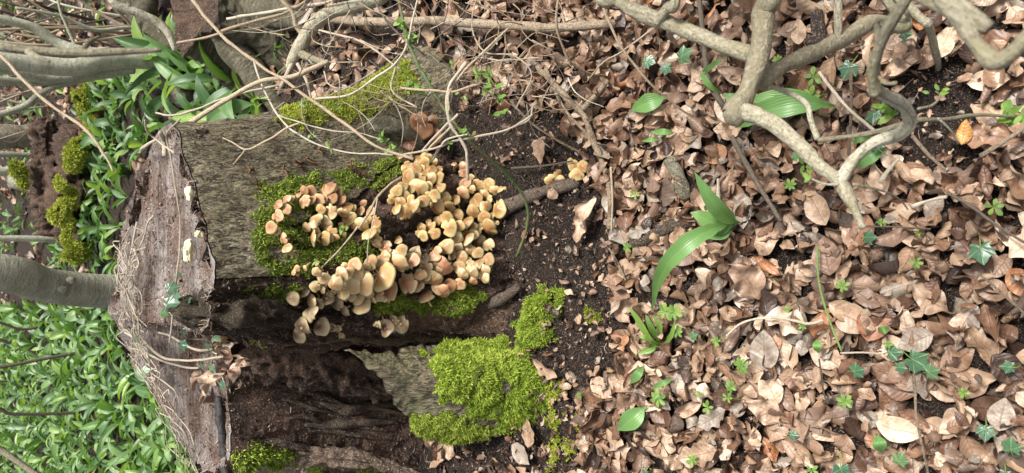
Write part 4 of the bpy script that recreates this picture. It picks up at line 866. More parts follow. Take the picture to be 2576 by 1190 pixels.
flat_leaf(1412, 918, rad(-30), 75, 'lobed', 'tan', 'tan lobed leaf beside the bright moss on dark soil', 0.03)
flat_leaf(1365, 1075, rad(-90), 80, 'smooth', 'tan', 'folded tan leaf at the foot of the mossy bark shard', 0.03)
flat_leaf(1345, 1130, rad(150), 70, 'smooth', 'grey', 'grey-brown leaf below the folded leaf by the shard', 0.03)
flat_leaf(1195, 1110, rad(-90), 60, 'curled', 'tan', 'narrow curled tan leaf in the shade behind the shard', 0.04)
flat_leaf(2035, 90, rad(-90), 70, 'smooth', 'tan', 'flat tan leaf beside the dark knotty stub')
flat_leaf(1945, 880, rad(-90), 100, 'smooth', 'grey', 'large grey weathered leaf beyond the white root', var=2)
flat_leaf(2320, 850, rad(30), 85, 'smooth', 'grey', 'grey angular leaf beside the ivy trio')
flat_leaf(2535, 1030, rad(-100), 85, 'smooth', 'grey', 'silvery grey ribbed leaf next to tan leaves at the litter edge')
flat_leaf(1905, 700, rad(-70), 110, 'curled', 'tan', 'large folded tan leaf with strong ribs beneath the arching green leaf')
flat_leaf(1790, 1130, rad(20), 90, 'lobed', 'tan', 'broad tan lobed leaf beside the pale cream leaf')
flat_leaf(2490, 450, rad(-80), 100, 'curled', 'brown', 'rolled brown leaf at the edge of the bare soil')
# leaves caught in the stump pocket and on the soil by the stump
rs = np.random.default_rng(91)
for k in range(20):
    px, py = rs.uniform(480, 610), rs.uniform(840, 1010); p = gp(px, py, 0.63 + rs.uniform(-0.02, 0.03)); st, tn = pick(rs, [('curled', .5), ('crumpled', .5)]), pick(rs, [('tan', .5), ('brown', .25), ('pale', .25)])
    dead_leaf(p, Rz(rs.uniform(0, 6.28)) @ Rx(rs.normal(0, .5)) @ Ry(rs.normal(0, .5)), st, tn, rs.uniform(.5, .8), '%s %s dead leaf caught in the pocket on the stump top' % (TONE_W[tn], st), 'leaves in the stump pocket, %s %s' % (tn, st))
p = gp(580, 836, 0.60); dead_leaf(p, Rz(1.2) @ Rx(0.9), 'smooth', 'orange', 0.62, 'orange rounded leaf caught at the stump edge under the ivy sprig')

# ------------------------------------------------------------------ wild garlic carpet
GARM = []
for s in range(14):
    rs = np.random.default_rng(500 + s); Lf = rs.uniform(0.15, 0.24)
    GARM.append(blade(Lf, Lf * rs.uniform(0.18, 0.29), lance, 4, 10, rs.uniform(0.2, 0.7), rs.uniform(0.6, 1.9), 1.5, rs.uniform(-0.9, 0.9), rs.uniform(-0.5, 0.7), rs.uniform(0.01, 0.05), 8, 0.05, s))
GAR_ME = [mesh('leaf', V, F, uv) for V, F, uv in GARM]
for me in GAR_ME: me.materials.append(M['garlic'])
def rot_leaf(rs, az, el): return Rz(az) @ Rx(el) @ Ry(rs.normal(0, 0.25))
rs = np.random.default_rng(95)
def acc_g(xy): Q = q_of(xy); return in_garlic(Q) & ~in_stump(xy[:, 0], xy[:, 1], 0.06)
pts = poisson(2200, -5.5, 1.6, 1.9, 9.5, 0.082, 96, acc_g)
d_ = np.hypot(pts[:, 0], pts[:, 1]); Qp = q_of(pts); vis = (Qp[:, 0] > -40) & (Qp[:, 1] > -30) & (Qp[:, 1] < 1215)
order = np.argsort(d_ + np.where(vis, 0, 50)); ind = set(order[:285].tolist()); acc = Acc()
for k, (x, y) in enumerate(pts):
    z = float(gz(x, y)); nl = int(rs.integers(4, 7)) if k in ind else int(rs.integers(3, 5)); a0 = rs.uniform(0, 6.28); sc = rs.uniform(0.75, 1.2) * (0.85 if d_[k] > 4 else (1.35 if Qp[k][1] < 700 else 1.2))
    if Qp[k][1] < 700 and d_[k] < 4.6 and rs.random() < 0.4: continue
    if k in ind:
        q = Qp[k]
        if q[1] > 700: lab, gro = 'broad-leaved wild garlic plant in the dense carpet beyond the hollow side of the stump', 'garlic beyond the hollow side'
        elif q[0] > 415: lab, gro = 'tall wild garlic plant between the barked stump side and the knotted old stump', 'garlic by the knotted old stump'
        else: lab, gro = 'wild garlic plant between the big stump and the mossy rotten log', 'garlic before the mossy log'
        GL = [('beside the grey beech trunk', 250, 790), ('at the foot of the forked dark sapling', 216, 884), ('at the foot of the deeper dark sapling', 226, 1036), ('against the rootlet-hung stump rim', 440, 1010), ('in the open carpet between the saplings', 320, 960), ('below the stump pocket rim', 470, 1120), ('in the far carpet', 90, 980), ('beside the yellow moss of the rotten log', 255, 300), ('behind the stump corner', 350, 430), ('in front of the lower log moss', 200, 560), ('by the grey shrub stems', 330, 210), ('at the back rim of the stump top', 300, 600), ('at the knobbly shrub base', 450, 230), ('under the bleached arching stem', 600, 260)]
        ph = near(GL, q); lab = ('%s-leaved wild garlic plant ' % {4: 'four', 5: 'five', 6: 'six'}[nl]) + ph; gro = lab.replace('plant', 'plants')
        e = empty('wild_garlic', (x, y, z - 0.005), lab, 'plant', gro)
    for j in range(nl):
        i = int(rs.integers(len(GARM))); Rm = rot_leaf(rs, a0 + j * 6.283 / nl + rs.normal(0, 0.35), rs.uniform(0.55, 1.35)); s = sc * rs.uniform(0.75, 1.1)
        if k in ind: link('leaf', GAR_ME[i], None, e, (rs.normal(0, .006), rs.normal(0, .006), 0), quat(Rm), s)
        else:
            V, F, uv = GARM[i]; acc.add(V * s @ Rm.T + np.array([x, y, z]), F, uv, rs.random())
for k in range(240):
    x, y = rs.uniform(-0.4, 3.0), rs.uniform(4.4, 8.8)
    for j in range(3): V, F, uv = GARM[int(rs.integers(len(GARM)))]; acc.add(V * rs.uniform(.4, .8) @ rot_leaf(rs, rs.uniform(0, 6.28), rs.uniform(.3, 1.1)).T + np.array([x, y, float(gz(x, y))]), F, uv, rs.random())
gs = acc.build('wild_garlic_carpet', M['garlic_stuff']); tag(gs, 'distant green carpet of wild garlic under the trees', 'garlic', None, 'stuff')

# ------------------------------------------------------------------ sticks, twigs and branches
def q3(pts, zoff=0.0):
    """survey points lying on the ground, lifted by zoff (or a third value each)"""
    out = []
    for p in pts:
        z = p[2] if len(p) > 2 else zoff; g = gp(p[0], p[1], z); g[2] = float(gz(g[0], g[1])) + z; out.append(g)
    return out
def qr(pts3, wq): return [w / 2 / 1787 * float(np.dot(p - CAM, F_)) for p, w in zip(pts3, wq)]
def lin(a, b, n): return list(np.linspace(a, b, n))
def ground_stick(name, pts, w0, w1, mat, label, cat='stick', group=None, z=0.02, lump=0.12, segs=10, wob=0.002, seed=0):
    P = q3(pts, z); R = qr(P, lin(w0, w1, len(P))); P = [p + np.array([0, 0, r * 0.6]) for p, r in zip(P, R)]
    o = tube_obj(name, P, R, mat, segs=segs, lump=lump, seed=seed, wob=wob); return tag(o, label, cat, group)
def part_stick(name, pts, w0, w1, mat, parent, z=0.02, **kw):
    P = q3(pts, z); R = qr(P, lin(w0, w1, len(P))); P = [p + np.array([0, 0, r * 0.6]) for p, r in zip(P, R)]
    V, F, uv = tube(P, R, **kw); return link(name, mesh(name, V - np.array(parent.location), F, uv), M[mat], parent)
e = empty('forked_stick', gp(1470, 290), 'pale barky forked stick with moss spots lying across the dark soil', 'stick')
part_stick('main_stem', [(1333, 145), (1370, 185), (1440, 260), (1470, 290), (1500, 370), (1525, 440), (1540, 510), (1536, 575)], 16, 15, 'stick', e, 0.03, segs=12, lump=0.15, seed=1, wob=0.003)
part_stick('side_stem', [(1468, 275), (1500, 240), (1530, 205)], 16, 13, 'stick', e, 0.035, segs=10, lump=0.15, seed=2)
ground_stick('stick', [(1372, 172), (1400, 235), (1425, 280), (1470, 330), (1492, 358)], 9, 7, 'stick', 'slim brown stick lying beside the forked stick', z=0.035, seed=3)
ground_stick('fallen_twig', [(1845, 345), (1890, 430), (1925, 490), (1962, 556)], 13, 11, 'darktwig', 'dark spotted twig on litter below the branch knob', 'twig', z=0.055, seed=4)
ground_stick('fallen_twig', [(1758, -40), (1768, 90), (1785, 200), (1822, 268)], 12, 15, 'darktwig', 'dark twig running under the smooth limbs', 'twig', z=0.05, seed=5)
ground_stick('small_log', [(1598, 612), (1650, 590), (1700, 568), (1748, 552)], 32, 34, 'log', 'short dark log with pale worn top beside the tulip-shaped leaves', 'log', z=0.01, lump=0.25, segs=14, seed=6)
ground_stick('small_log', [(1255, 568), (1330, 515), (1390, 482), (1462, 458)], 40, 30, 'log', 'dark mossy log carrying the small yellow mushrooms', 'log', z=0.0, lump=0.25, segs=16, seed=7)
ground_stick('small_log', [(1195, 812), (1250, 778), (1300, 748), (1345, 718)], 34, 24, 'log', 'dark rotten log end beside the bright moss ridge', 'log', z=0.02, lump=0.3, segs=14, seed=8)
ground_stick('fallen_branch', [(800, 45), (940, 55), (1100, 55), (1230, 62), (1380, 70), (1545, 62)], 22, 24, 'stick', 'long pale fallen branch lying on litter beyond the twigs', 'branch', z=0.06, lump=0.15, seed=9, wob=0.004)
ground_stick('fallen_twig', [(1292, 255), (1340, 308), (1400, 350), (1462, 385)], 7, 5, 'stick', 'brown twig on dark soil above the small mushrooms', 'twig', z=0.03, seed=10)
ground_stick('fallen_twig', [(1312, 425), (1370, 420), (1440, 405)], 6, 5, 'darktwig', 'thin reddish twig touching the small ground mushrooms', 'twig', z=0.03, seed=11)
ground_stick('fallen_twig', [(1534, 420), (1538, 480), (1540, 585)], 6, 5, 'twig', 'thin upright-looking twig beside the forked stick end', 'twig', z=0.045, seed=12)
ground_stick('fallen_twig', [(2060, 182), (2100, 235), (2140, 280), (2198, 328)], 8, 8, 'pale', 'pale twig leaning among the ivy by the limbs', 'twig', z=0.09, seed=13)
ground_stick('fallen_twig', [(2140, 180), (2137, 280), (2132, 392)], 8, 7, 'stick', 'straight brown twig crossing the pale leaning twig', 'twig', z=0.08, seed=14)
ground_stick('wood_splinter', [(2210, 458), (2235, 425), (2260, 398)], 14, 7, 'pale', 'split pale wood splinter on the litter', 'splinter', z=0.06, segs=5, seed=15)
ground_stick('wood_splinter', [(2290, 520), (2330, 505), (2378, 495)], 12, 8, 'pale', 'torn fibrous wood splinter near the rolled brown leaf', 'splinter', z=0.06, segs=5, lump=0.4, seed=16)
ground_stick('fallen_twig', [(2292, 342), (2330, 385), (2374, 424)], 9, 7, 'stick', 'short brown twig beside the bare dark soil', 'twig', z=0.06, seed=17)
ground_stick('fallen_twig', [(2600, 300), (2560, 330), (2522, 355), (2466, 392)], 10, 12, 'stick', 'stout pale twig at the edge of the dark soil', 'twig', z=0.07, seed=18)
ground_stick('bleached_root', [(1925, 806), (1890, 800), (1935, 797), (1990, 808), (2032, 815), (2066, 806)][2:], 6, 8, 'pale', 'white curved root lying on the dead leaves', 'root', z=0.06, seed=19)
ground_stick('fallen_twig', [(2052, 620), (2058, 710), (2082, 795), (2115, 882)], 5, 5, 'greenstem', 'thin curving greenish stem across the dead leaves', 'twig', z=0.065, seed=20)
ground_stick('fallen_twig', [(2115, 888), (2170, 886), (2218, 890)], 5, 5, 'pale', 'thin pale twig leading to the ivy trio', 'twig', z=0.06, seed=21)
ground_stick('fallen_twig', [(2302, 945), (2308, 1050), (2318, 1110), (2335, 1195)], 6, 6, 'stick', 'long thin twig beside the large straw leaf', 'twig', z=0.07, seed=22)
ground_stick('fallen_twig', [(2172, 570), (2260, 572), (2335, 576)], 5, 4, 'darktwig', 'thin dark twig lying below the blurred branch tip', 'twig', z=0.06, seed=23)
ground_stick('fallen_twig', [(2380, 485), (2440, 520), (2510, 570), (2600, 625)], 9, 7, 'darktwig', 'reddish dark twig running past the rolled leaf', 'twig', z=0.06, seed=24)
ground_stick('fallen_twig', [(2450, 685), (2500, 725), (2576, 790)], 6, 6, 'stick', 'thin brown twig near the big ivy leaf', 'twig', z=0.07, seed=25)
ground_stick('fallen_twig', [(1830, 845), (1862, 815), (1900, 802), (1940, 800)], 5, 6, 'pale', 'thin pale root curving over litter to the white root', 'twig', z=0.06, seed=26)
ground_stick('fallen_twig', [(1515, 600), (1545, 640), (1575, 705)], 7, 5, 'stick', 'brown twig at the border of bare soil and litter', 'twig', z=0.03, seed=27)
ground_stick('fallen_twig', [(2062, 905), (2072, 985), (2085, 1015)], 5, 4, 'darktwig', 'short dark leaf stalk standing among dead leaves', 'twig', z=0.07, seed=28)
ground_stick('bark_piece', [(1690, 400), (1710, 450), (1728, 500)], 40, 30, 'knotty', 'ribbed grey piece of fallen bark in the litter', 'bark', z=0.02, lump=0.3, segs=12, seed=29)
ground_stick('small_log', [(2060, 30), (2062, 90), (2050, 118)], 26, 44, 'log', 'dark knotty log stub under the thick limb', 'log', z=0.03, lump=0.3, segs=14, seed=30)
ground_stick('bark_piece', [(1268, 690), (1268, 640)], 14, 10, 'log', 'little piece of bark on the soil under the mushrooms', 'bark', z=0.01, lump=0.3, seed=31)
ground_stick('wood_splinter', [(1815, 560), (1808, 510), (1806, 450)], 22, 8, 'pale', 'upright pale wood sliver behind the pointed green leaf', 'splinter', z=0.05, segs=6, lump=0.3, seed=32)

def air(pts): return [at(px, py, t) for px, py, t in pts]
def air_stick(name, pts, w0, w1, mat, label, cat='twig', group=None, **kw):
    P = air(pts); R = qr(P, lin(w0, w1, len(P))); kw = {'segs': 8, 'lump': 0.22, 'freq': 55, 'wob': 0.006, **kw}
    e = empty(name, P[0], label, cat, group); V, F, uv = tube(P, R, **kw); link('stem', mesh('stem', V - P[0], F, uv), M[mat], e)
    e_paths[e.name] = P; return e
e_paths = {}
FRESH = [mesh('leaf', *blade(0.03, 0.014, ovate, 2, 5, 0.35, b, 1, tw, 0, 0.05, 9, 0, s)) for s, (b, tw) in enumerate(((.5, .2), (-.3, -.4), (.9, .3), (.2, 0)))]
for me in FRESH: me.materials.append(M['fresh'])
def leaflets(parent, px, py, t, n, size, seed, spread=1.0):
    rs = np.random.default_rng(seed); P = at(px, py, t) - np.array(parent.location)
    for k in range(n):
        link('leaf', FRESH[k % 4], None, parent, P + rs.normal(0, 0.004, 3), quat(Rz(rs.uniform(0, 6.28)) @ Rx(rs.uniform(-0.2, 1.0) * spread)), size / 0.03 * rs.uniform(0.7, 1.2))
def branch_part(parent, name, pts, w, mat, **kw):
    P = air(pts) if not isinstance(pts[0], np.ndarray) else pts; R = qr(P, w) if len(w) == len(P) else qr(P, lin(w[0], w[-1], len(P)))
    V, F, uv = tube(P, R, **{'segs': 14, 'sub': 7, 'lump': 0.07, **kw}); return link(name, mesh(name, V - np.array(parent.location), F, uv), M[mat], parent)

# foreground shrub, rooted just outside the right-hand edge of the view
sb = np.array([0.80, 0.62, 0.0]); shrub = empty('elder_shrub', sb, 'smooth olive-grey shrub with low thick forking limbs over the litter', 'shrub')
def shrub_tube(name, P, R, **kw):
    V, F, uv = tube(P, R, **{'segs': 20, 'sub': 10, 'lump': 0.2, 'fiber': 0.10, 'wob': 0.004, **kw}); return link(name, mesh(name, V - sb, F, uv), M['limb'], shrub)
shrub_tube('trunk', [sb + (0, 0, -.05), sb + (-.02, 0, .15), sb + (-.06, 0, .45), sb + (-.05, -.02, .9), sb + (.02, .03, 1.5), sb + (.05, .02, 2.2)], [.06, .05, .045, .036, .028, .012])
J1 = sb + np.array([-.04, 0, .28]); J2 = sb + np.array([-.06, 0, .5]); J3 = sb + np.array([-.055, -.01, .75])
def limb(pts, w, start=None, end=None, **kw):
    P = air(pts); R = [r * 0.76 for r in qr(P, w)]
    if start is not None: P = [start] + P; R = [R[0] * 1.1] + R
    if end is not None: P = P + [end]; R = R + [R[-1]]
    return shrub_tube('branch', P, R, **kw)
limb([(1925, -90, .97), (1920, 30, .96), (1914, 120, .95), (1893, 205, .94), (1850, 283, .93), (1834, 300, .93)], [66, 64, 60, 58, 74, 50], J1, seed=1)
limb([(1862, 275, .925), (1935, 302, .90), (2010, 360, .86), (2062, 412, .83), (2112, 452, .80), (2142, 505, .77), (2172, 568, .74)], [52, 48, 46, 46, 50, 36, 22], seed=2)
limb([(2112, 452, .80), (2150, 392, .79), (2200, 357, .78), (2262, 336, .77), (2292, 302, .76), (2278, 268, .74), (2240, 245, .71), (2205, 228, .68)], [44, 42, 40, 40, 42, 40, 40, 46], seed=3)
limb([(2203, 240, .68), (2198, 185, .665), (2218, 105, .64), (2245, 50, .62), (2285, -10, .61), (2320, -60, .60)], [42, 38, 36, 38, 36, 36], None, J2, seed=4)
limb([(2208, -60, .66), (2212, 60, .67), (2208, 220, .68)], [16, 18, 20], J2, seed=5)
limb([(1530, -50, 1.18), (1560, 5, 1.15), (1610, 38, 1.13), (1690, 62, 1.10), (1790, 100, 1.05), (1890, 140, .985)], [42, 44, 46, 46, 48, 50], J1 + np.array([0, .01, -.12]), seed=6)
limb([(2250, 15, 1.14), (2192, 52, 1.12), (2125, 98, 1.09), (2035, 138, 1.05), (1960, 175, 1.0), (1918, 215, .96)], [46, 52, 52, 50, 56, 40], J1 + np.array([-.005, 0, -.05]), seed=7)
limb([(2275, 10, 1.12), (2330, 58, 1.13), (2353, 120, 1.18), (2366, 205, 1.27)], [26, 26, 24, 20], J1 + np.array([0, 0, -.08]), seed=8)
limb([(2340, -60, .50), (2375, -10, .49), (2420, 45, .48), (2462, 110, .47), (2502, 152, .46), (2545, 132, .45), (2600, 70, .44), (2680, -20, .44)], [52, 54, 54, 52, 60, 50, 46, 46], J3, J3 + np.array([0, 0, .12]), seed=9)
limb([(1655, 58, 1.11), (1680, 20, 1.08), (1698, -50, 1.05)], [36, 34, 32], None, J2 + np.array([0, 0, -.08]), seed=10)
limb([(2112, -40, 1.06), (2108, 40, 1.07), (2102, 105, 1.08)], [22, 24, 24], seed=11)
limb([(2057, 352, .98), (2130, 345, .95), (2215, 330, .92), (2302, 305, .90), (2360, 300, .90), (2450, 290, .92), (2560, 292, .95)], [20, 18, 16, 16, 14, 12, 9], seed=12)
limb([(2057, 352, .98), (2040, 300, .99), (2030, 260, 1.0), (1985, 232, 1.02), (1935, 215, 1.0)], [18, 18, 18, 20, 18], seed=13)
limb([(2205, 185, .67), (2225, 205, .655), (2255, 205, .645)], [14, 12, 14], seed=14, sub=4)
limb([(2360, 300, .90), (2390, 330, .91), (2412, 362, .93)], [9, 8, 6], seed=15, sub=4); limb([(2310, 275, .9), (2350, 265, .92), (2366, 240, .95), (2355, 228, .95)], [9, 8, 6, 5], seed=16, sub=4)
limb([(2150, 460, .78), (2210, 475, .80), (2260, 500, .84), (2285, 525, .88)], [9, 7, 6, 5], seed=17, sub=4); limb([(2105, 462, .79), (2070, 462, .80), (2035, 450, .82)], [8, 7, 6], seed=18, sub=4)
for k, (px, py, t, n, s) in enumerate(((2240, 285, .74, 5, .018), (2215, 275, .74, 4, .014), (2545, 285, .95, 7, .022), (2560, 300, .95, 5, .02), (2355, 228, .95, 4, .012), (2035, 450, .82, 2, .010), (2030, 415, 1.2, 4, .016))): leaflets(shrub, px, py, t, n, s, 700 + k)

# thick low branch with its side twig above the right root
lb = empty('low_branch', at(1010, -60, 1.75), 'thick bent pale branch with a broken end hanging over the mossy root', 'branch')
branch_part(lb, 'limb', [(1010, -60, 1.75), (955, -5, 1.73), (880, 18, 1.72), (830, 32, 1.72), (785, 68, 1.71), (757, 112, 1.70), (735, 150, 1.70), (722, 172, 1.70)], [34, 34, 33, 34, 36, 33, 26, 8], 'limb', seed=21)
branch_part(lb, 'twig', [(755, 135, 1.70), (790, 150, 1.68), (822, 158, 1.67)], [22, 18, 14], 'limb', seed=22)
branch_part(lb, 'twig', [(825, 155, 1.67), (780, 175, 1.66), (735, 193, 1.65), (655, 205, 1.66), (580, 245, 1.68), (500, 295, 1.72), (425, 350, 1.78)], [12, 13, 12, 11, 12, 13, 14], 'twig', seed=23, segs=10)
branch_part(lb, 'twig', [(770, 95, 1.71), (745, 65, 1.70), (735, 30, 1.69), (690, -20, 1.68)], [16, 12, 11, 9], 'twig', seed=24, segs=9)
branch_part(lb, 'twig', [(740, 150, 1.70), (720, 190, 1.69), (700, 235, 1.69)], [12, 10, 8], 'pale', seed=25, segs=8); branch_part(lb, 'twig', [(748, 160, 1.70), (770, 200, 1.69), (782, 245, 1.68)], [10, 8, 6], 'pale', seed=26, segs=8)

TW = [
 ([(470, -20, 1.62), (560, 90, 1.60), (660, 165, 1.58), (760, 230, 1.56), (860, 305, 1.54), (960, 370, 1.53), (1042, 402, 1.52)], 9, 7, 'twig', 'long straight brown twig crossing the bark and pointing into the tuft'),
 ([(-10, 128, 1.75), (100, 240, 1.74), (215, 325, 1.73), (262, 385, 1.73), (288, 432, 1.73)], 9, 6, 'twig', 'slim brown twig slanting above the mossy rotten log'),
 ([(395, 285, 1.86), (440, 290, 1.83), (500, 275, 1.80), (560, 250, 1.77), (620, 232, 1.75), (700, 212, 1.72)], 6, 5, 'pale', 'bleached thin stem arching over the garlic beside the stump'),
 ([(640, 150, 1.7), (665, 230, 1.68), (715, 312, 1.66), (760, 345, 1.64), (830, 375, 1.63), (900, 385, 1.62), (990, 388, 1.60)], 5, 4, 'pale', 'thin pale stem looping low across the mossy bark'),
 ([(752, 310, 1.62), (720, 325, 1.62), (665, 355, 1.62), (617, 373, 1.63), (580, 357, 1.64), (545, 343, 1.65)], 6, 3, 'twig', 'thin twig lying against the bark with a forked end'),
 ([(617, 373, 1.63), (605, 395, 1.62), (585, 420, 1.62), (545, 445, 1.62)], 5, 3, 'twig', 'short thin spur crossing the grey bark face'),
 ([(700, 290, 1.62), (740, 300, 1.62), (820, 325, 1.60), (900, 338, 1.60), (960, 350, 1.60)], 4, 3, 'pale', 'fine pale stem stretched across the mossy bark'),
 ([(1002, -20, 1.62), (1020, 75, 1.60), (1045, 145, 1.58), (1090, 230, 1.56), (1125, 285, 1.55), (1175, 345, 1.56), (1230, 400, 1.60), (1290, 455, 1.66), (1325, 505, 1.70), (1326, 560, 1.73), (1300, 645, 1.78)], 9, 7, 'bramble', 'long dark green bramble stem arching past the loose mushroom tuft'),
 ([(805, 77, 1.66), (860, 88, 1.64), (905, 102, 1.62), (960, 140, 1.60), (1010, 175, 1.6)], 6, 4, 'pale', 'pale thin arc of a stem over the litter'),
 ([(790, 250, 1.6), (880, 235, 1.58), (950, 195, 1.56), (1005, 150, 1.54), (1030, 90, 1.52), (1052, -10, 1.5)], 6, 5, 'pale', 'long curved cream stem sweeping past the mossy root'),
 ([(1172, 160, 1.5), (1128, 222, 1.5), (1130, 300, 1.52), (1172, 368, 1.54), (1177, 400, 1.55), (1178, 452, 1.58)], 9, 8, 'pale', 'stout cream stem bending down onto the loose tuft'),
 ([(1340, 290, 1.55), (1290, 318, 1.54), (1240, 335, 1.54), (1180, 350, 1.54), (1100, 370, 1.56), (1010, 390, 1.6)], 6, 6, 'pale', 'pale stem crossing low above the tight tuft'),
 ([(1280, 75, 1.55), (1195, 150, 1.53), (1130, 232, 1.5), (1124, 280, 1.5)], 6, 6, 'twig', 'brown twig converging on the stout cream stem'),
 ([(1010, 220, 1.55), (1060, 222, 1.53), (1130, 228, 1.5), (1205, 212, 1.5)], 7, 6, 'twig', 'level brown twig crossing the stout cream stem'),
 ([(1405, -20, 1.5), (1400, 55, 1.52), (1425, 130, 1.55), (1445, 165, 1.58), (1490, 190, 1.62), (1522, 192, 1.66)], 8, 4, 'twig', 'smooth brown hooked stem over the litter by the forked stick'),
 ([(1508, -20, 1.3), (1540, 80, 1.3), (1590, 160, 1.3), (1640, 215, 1.3), (1700, 265, 1.32), (1745, 292, 1.34)], 8, 4, 'twig', 'slender brown stem reaching over the oval green leaf'),
 ([(1640, 72, 1.45), (1560, 130, 1.5), (1510, 165, 1.56), (1480, 200, 1.62)], 4, 4, 'pale', 'thin pale straw slanting over the litter to the fork'),
 ([(1060, 380, 1.6), (1085, 350, 1.57), (1120, 320, 1.54), (1150, 290, 1.5)], 7, 6, 'pale', 'short pale stem fanning from the top of the tight tuft'),
 ([(1075, 385, 1.6), (1110, 345, 1.56), (1140, 310, 1.53)], 7, 6, 'twig', 'stubby brown stem beside the fanning pale stem'),
 ([(1090, 400, 1.6), (1100, 375, 1.57), (1125, 350, 1.54), (1175, 340, 1.52)], 6, 5, 'pale', 'curved pale stem rising from the tight tuft'),
 ([(1000, 160, 1.55), (985, 225, 1.56), (1050, 270, 1.55)], 5, 4, 'pale', 'little cream stem hanging over the mossy root end'),
 ([(1340, 270, 1.6), (1330, 300, 1.6), (1290, 322, 1.62)], 4, 3, 'pale', 'hair-thin pale loop above the bare soil'),
 ([(1205, -20, 1.6), (1190, 60, 1.58), (1220, 130, 1.56), (1290, 140, 1.55), (1335, 190, 1.55), (1300, 270, 1.56)], 4, 4, 'pale', 'thin pale stem drawing a wide loop near the fresh leaves'),
 ([(930, -20, 1.6), (990, 70, 1.58), (1060, 130, 1.56), (1180, 200, 1.54), (1260, 250, 1.54)], 5, 4, 'darktwig', 'dark thin twig slanting through the tangle'),
 ([(570, 45, 1.75), (680, 28, 1.73), (800, 8, 1.7), (900, -20, 1.68)], 8, 7, 'pale', 'pale level stem passing before the knotted old stump'),
 ([(560, 75, 1.72), (640, 55, 1.71), (740, 20, 1.7), (800, -20, 1.7)], 8, 7, 'twig', 'brown stem running just below the pale level stem'),
 ([(445, 110, 1.75), (520, 95, 1.74), (620, 72, 1.72), (700, 50, 1.72)], 6, 6, 'twig', 'thin stem crossing the rotten face of the knotted stump'),
 ([(900, 575, 1.50), (930, 530, 1.5), (945, 500, 1.51), (975, 470, 1.52), (1012, 445, 1.53)], 6, 6, 'twig', 'forked dead twig hanging over the mushrooms and moss'),
 ([(948, 500, 1.5), (935, 560, 1.48), (925, 610, 1.48), (920, 660, 1.5)], 4, 3, 'pale', 'hair-thin pale twig dangling over the shingled band'),
 ([(900, 570, 1.5), (870, 605, 1.5), (840, 640, 1.52), (805, 672, 1.55)], 5, 3, 'twig', 'thin forked twig end lying on the dark moss'),
]
tw_objs = []
for k, (pts, w0, w1, mt, lab) in enumerate(TW): tw_objs.append(air_stick('bare_twig', pts, w0, w1, mt, lab, 'twig', seed=200 + k, segs=8, sub=6))
# thorns on the bramble stem
br = tw_objs[7]; Pb = catmull(e_paths[br.name], 4); rs = np.random.default_rng(3)
for k in range(2, len(Pb) - 2, 2):
    d = rs.normal(0, 1, 3); d /= np.linalg.norm(d); p = Pb[k] - np.array(br.location); V, F, uv = tube([p, p + d * .006, p + d * .010 + (0, 0, -.002)], [.002, .0012, .0003], segs=5, sub=1, lump=0); link('thorn', mesh('thorn', V, F, uv), M['bramble'], br)
for k, (ti, px, py, t, n, s) in enumerate(((9, 1012, 60, 1.53, 6, .022), (9, 1028, 95, 1.53, 7, .024), (9, 1045, 100, 1.53, 5, .02), (9, 1020, 180, 1.54, 4, .016), (8, 1040, 210, 1.55, 8, .026), (8, 1055, 225, 1.55, 5, .02), (22, 1200, 190, 1.56, 6, .022), (22, 1230, 195, 1.55, 7, .022), (22, 1235, 215, 1.55, 7, .024), (22, 1255, 245, 1.56, 5, .018), (22, 1268, 280, 1.57, 7, .022),
        (6, 965, 355, 1.6, 6, .022), (6, 985, 372, 1.6, 5, .018), (12, 1140, 160, 1.52, 4, .016), (13, 1160, 240, 1.5, 3, .012), (10, 1170, 330, 1.53, 5, .018), (10, 1190, 335, 1.53, 4, .016), (3, 790, 340, 1.64, 4, .014), (3, 830, 370, 1.63, 4, .014), (5, 540, 428, 1.62, 5, .022), (5, 548, 415, 1.62, 3, .02), (11, 1135, 365, 1.55, 3, .014), (18, 1215, 585, 1.5, 0, .01), (29, 865, 573, 1.5, 5, .018), (29, 800, 660, 1.53, 4, .014), (26, 770, 262, 1.66, 4, .02), (26, 850, 275, 1.62, 4, .016))):
    leaflets(tw_objs[ti], px, py, t, n, s, 800 + k)
rs = np.random.default_rng(44)
for k in range(170):   # finer stems of the tangle, each an object
    px, py = rs.uniform(700, 1440), rs.uniform(-30, 270); a = rs.uniform(0, 6.28); Ls = rs.uniform(70, 220); t = rs.uniform(1.5, 1.85); c = rs.normal(0, 0.35)
    pts = [(px, py, t)]
    for q in range(3): a += c * rs.uniform(.5, 1.5); px += math.cos(a) * Ls / 3; py += math.sin(a) * Ls / 3 * 0.8; t += rs.normal(0, 0.03); pts.append((px, py, t))
    mt = ['pale', 'twig', 'twig', 'darktwig'][k % 4]; air_stick('bare_twig', pts, rs.uniform(2.0, 4.2), 1.5, mt, {'pale': 'fine bleached twig in the tangle beyond the mossy root', 'twig': 'fine brown twig in the tangle beyond the mossy root', 'darktwig': 'fine dark twig in the tangle beyond the mossy root'}[mt], 'twig', {'pale': 'bleached tangle twigs', 'twig': 'brown tangle twigs', 'darktwig': 'dark tangle twigs'}[mt], seed=300 + k, segs=6, sub=5)
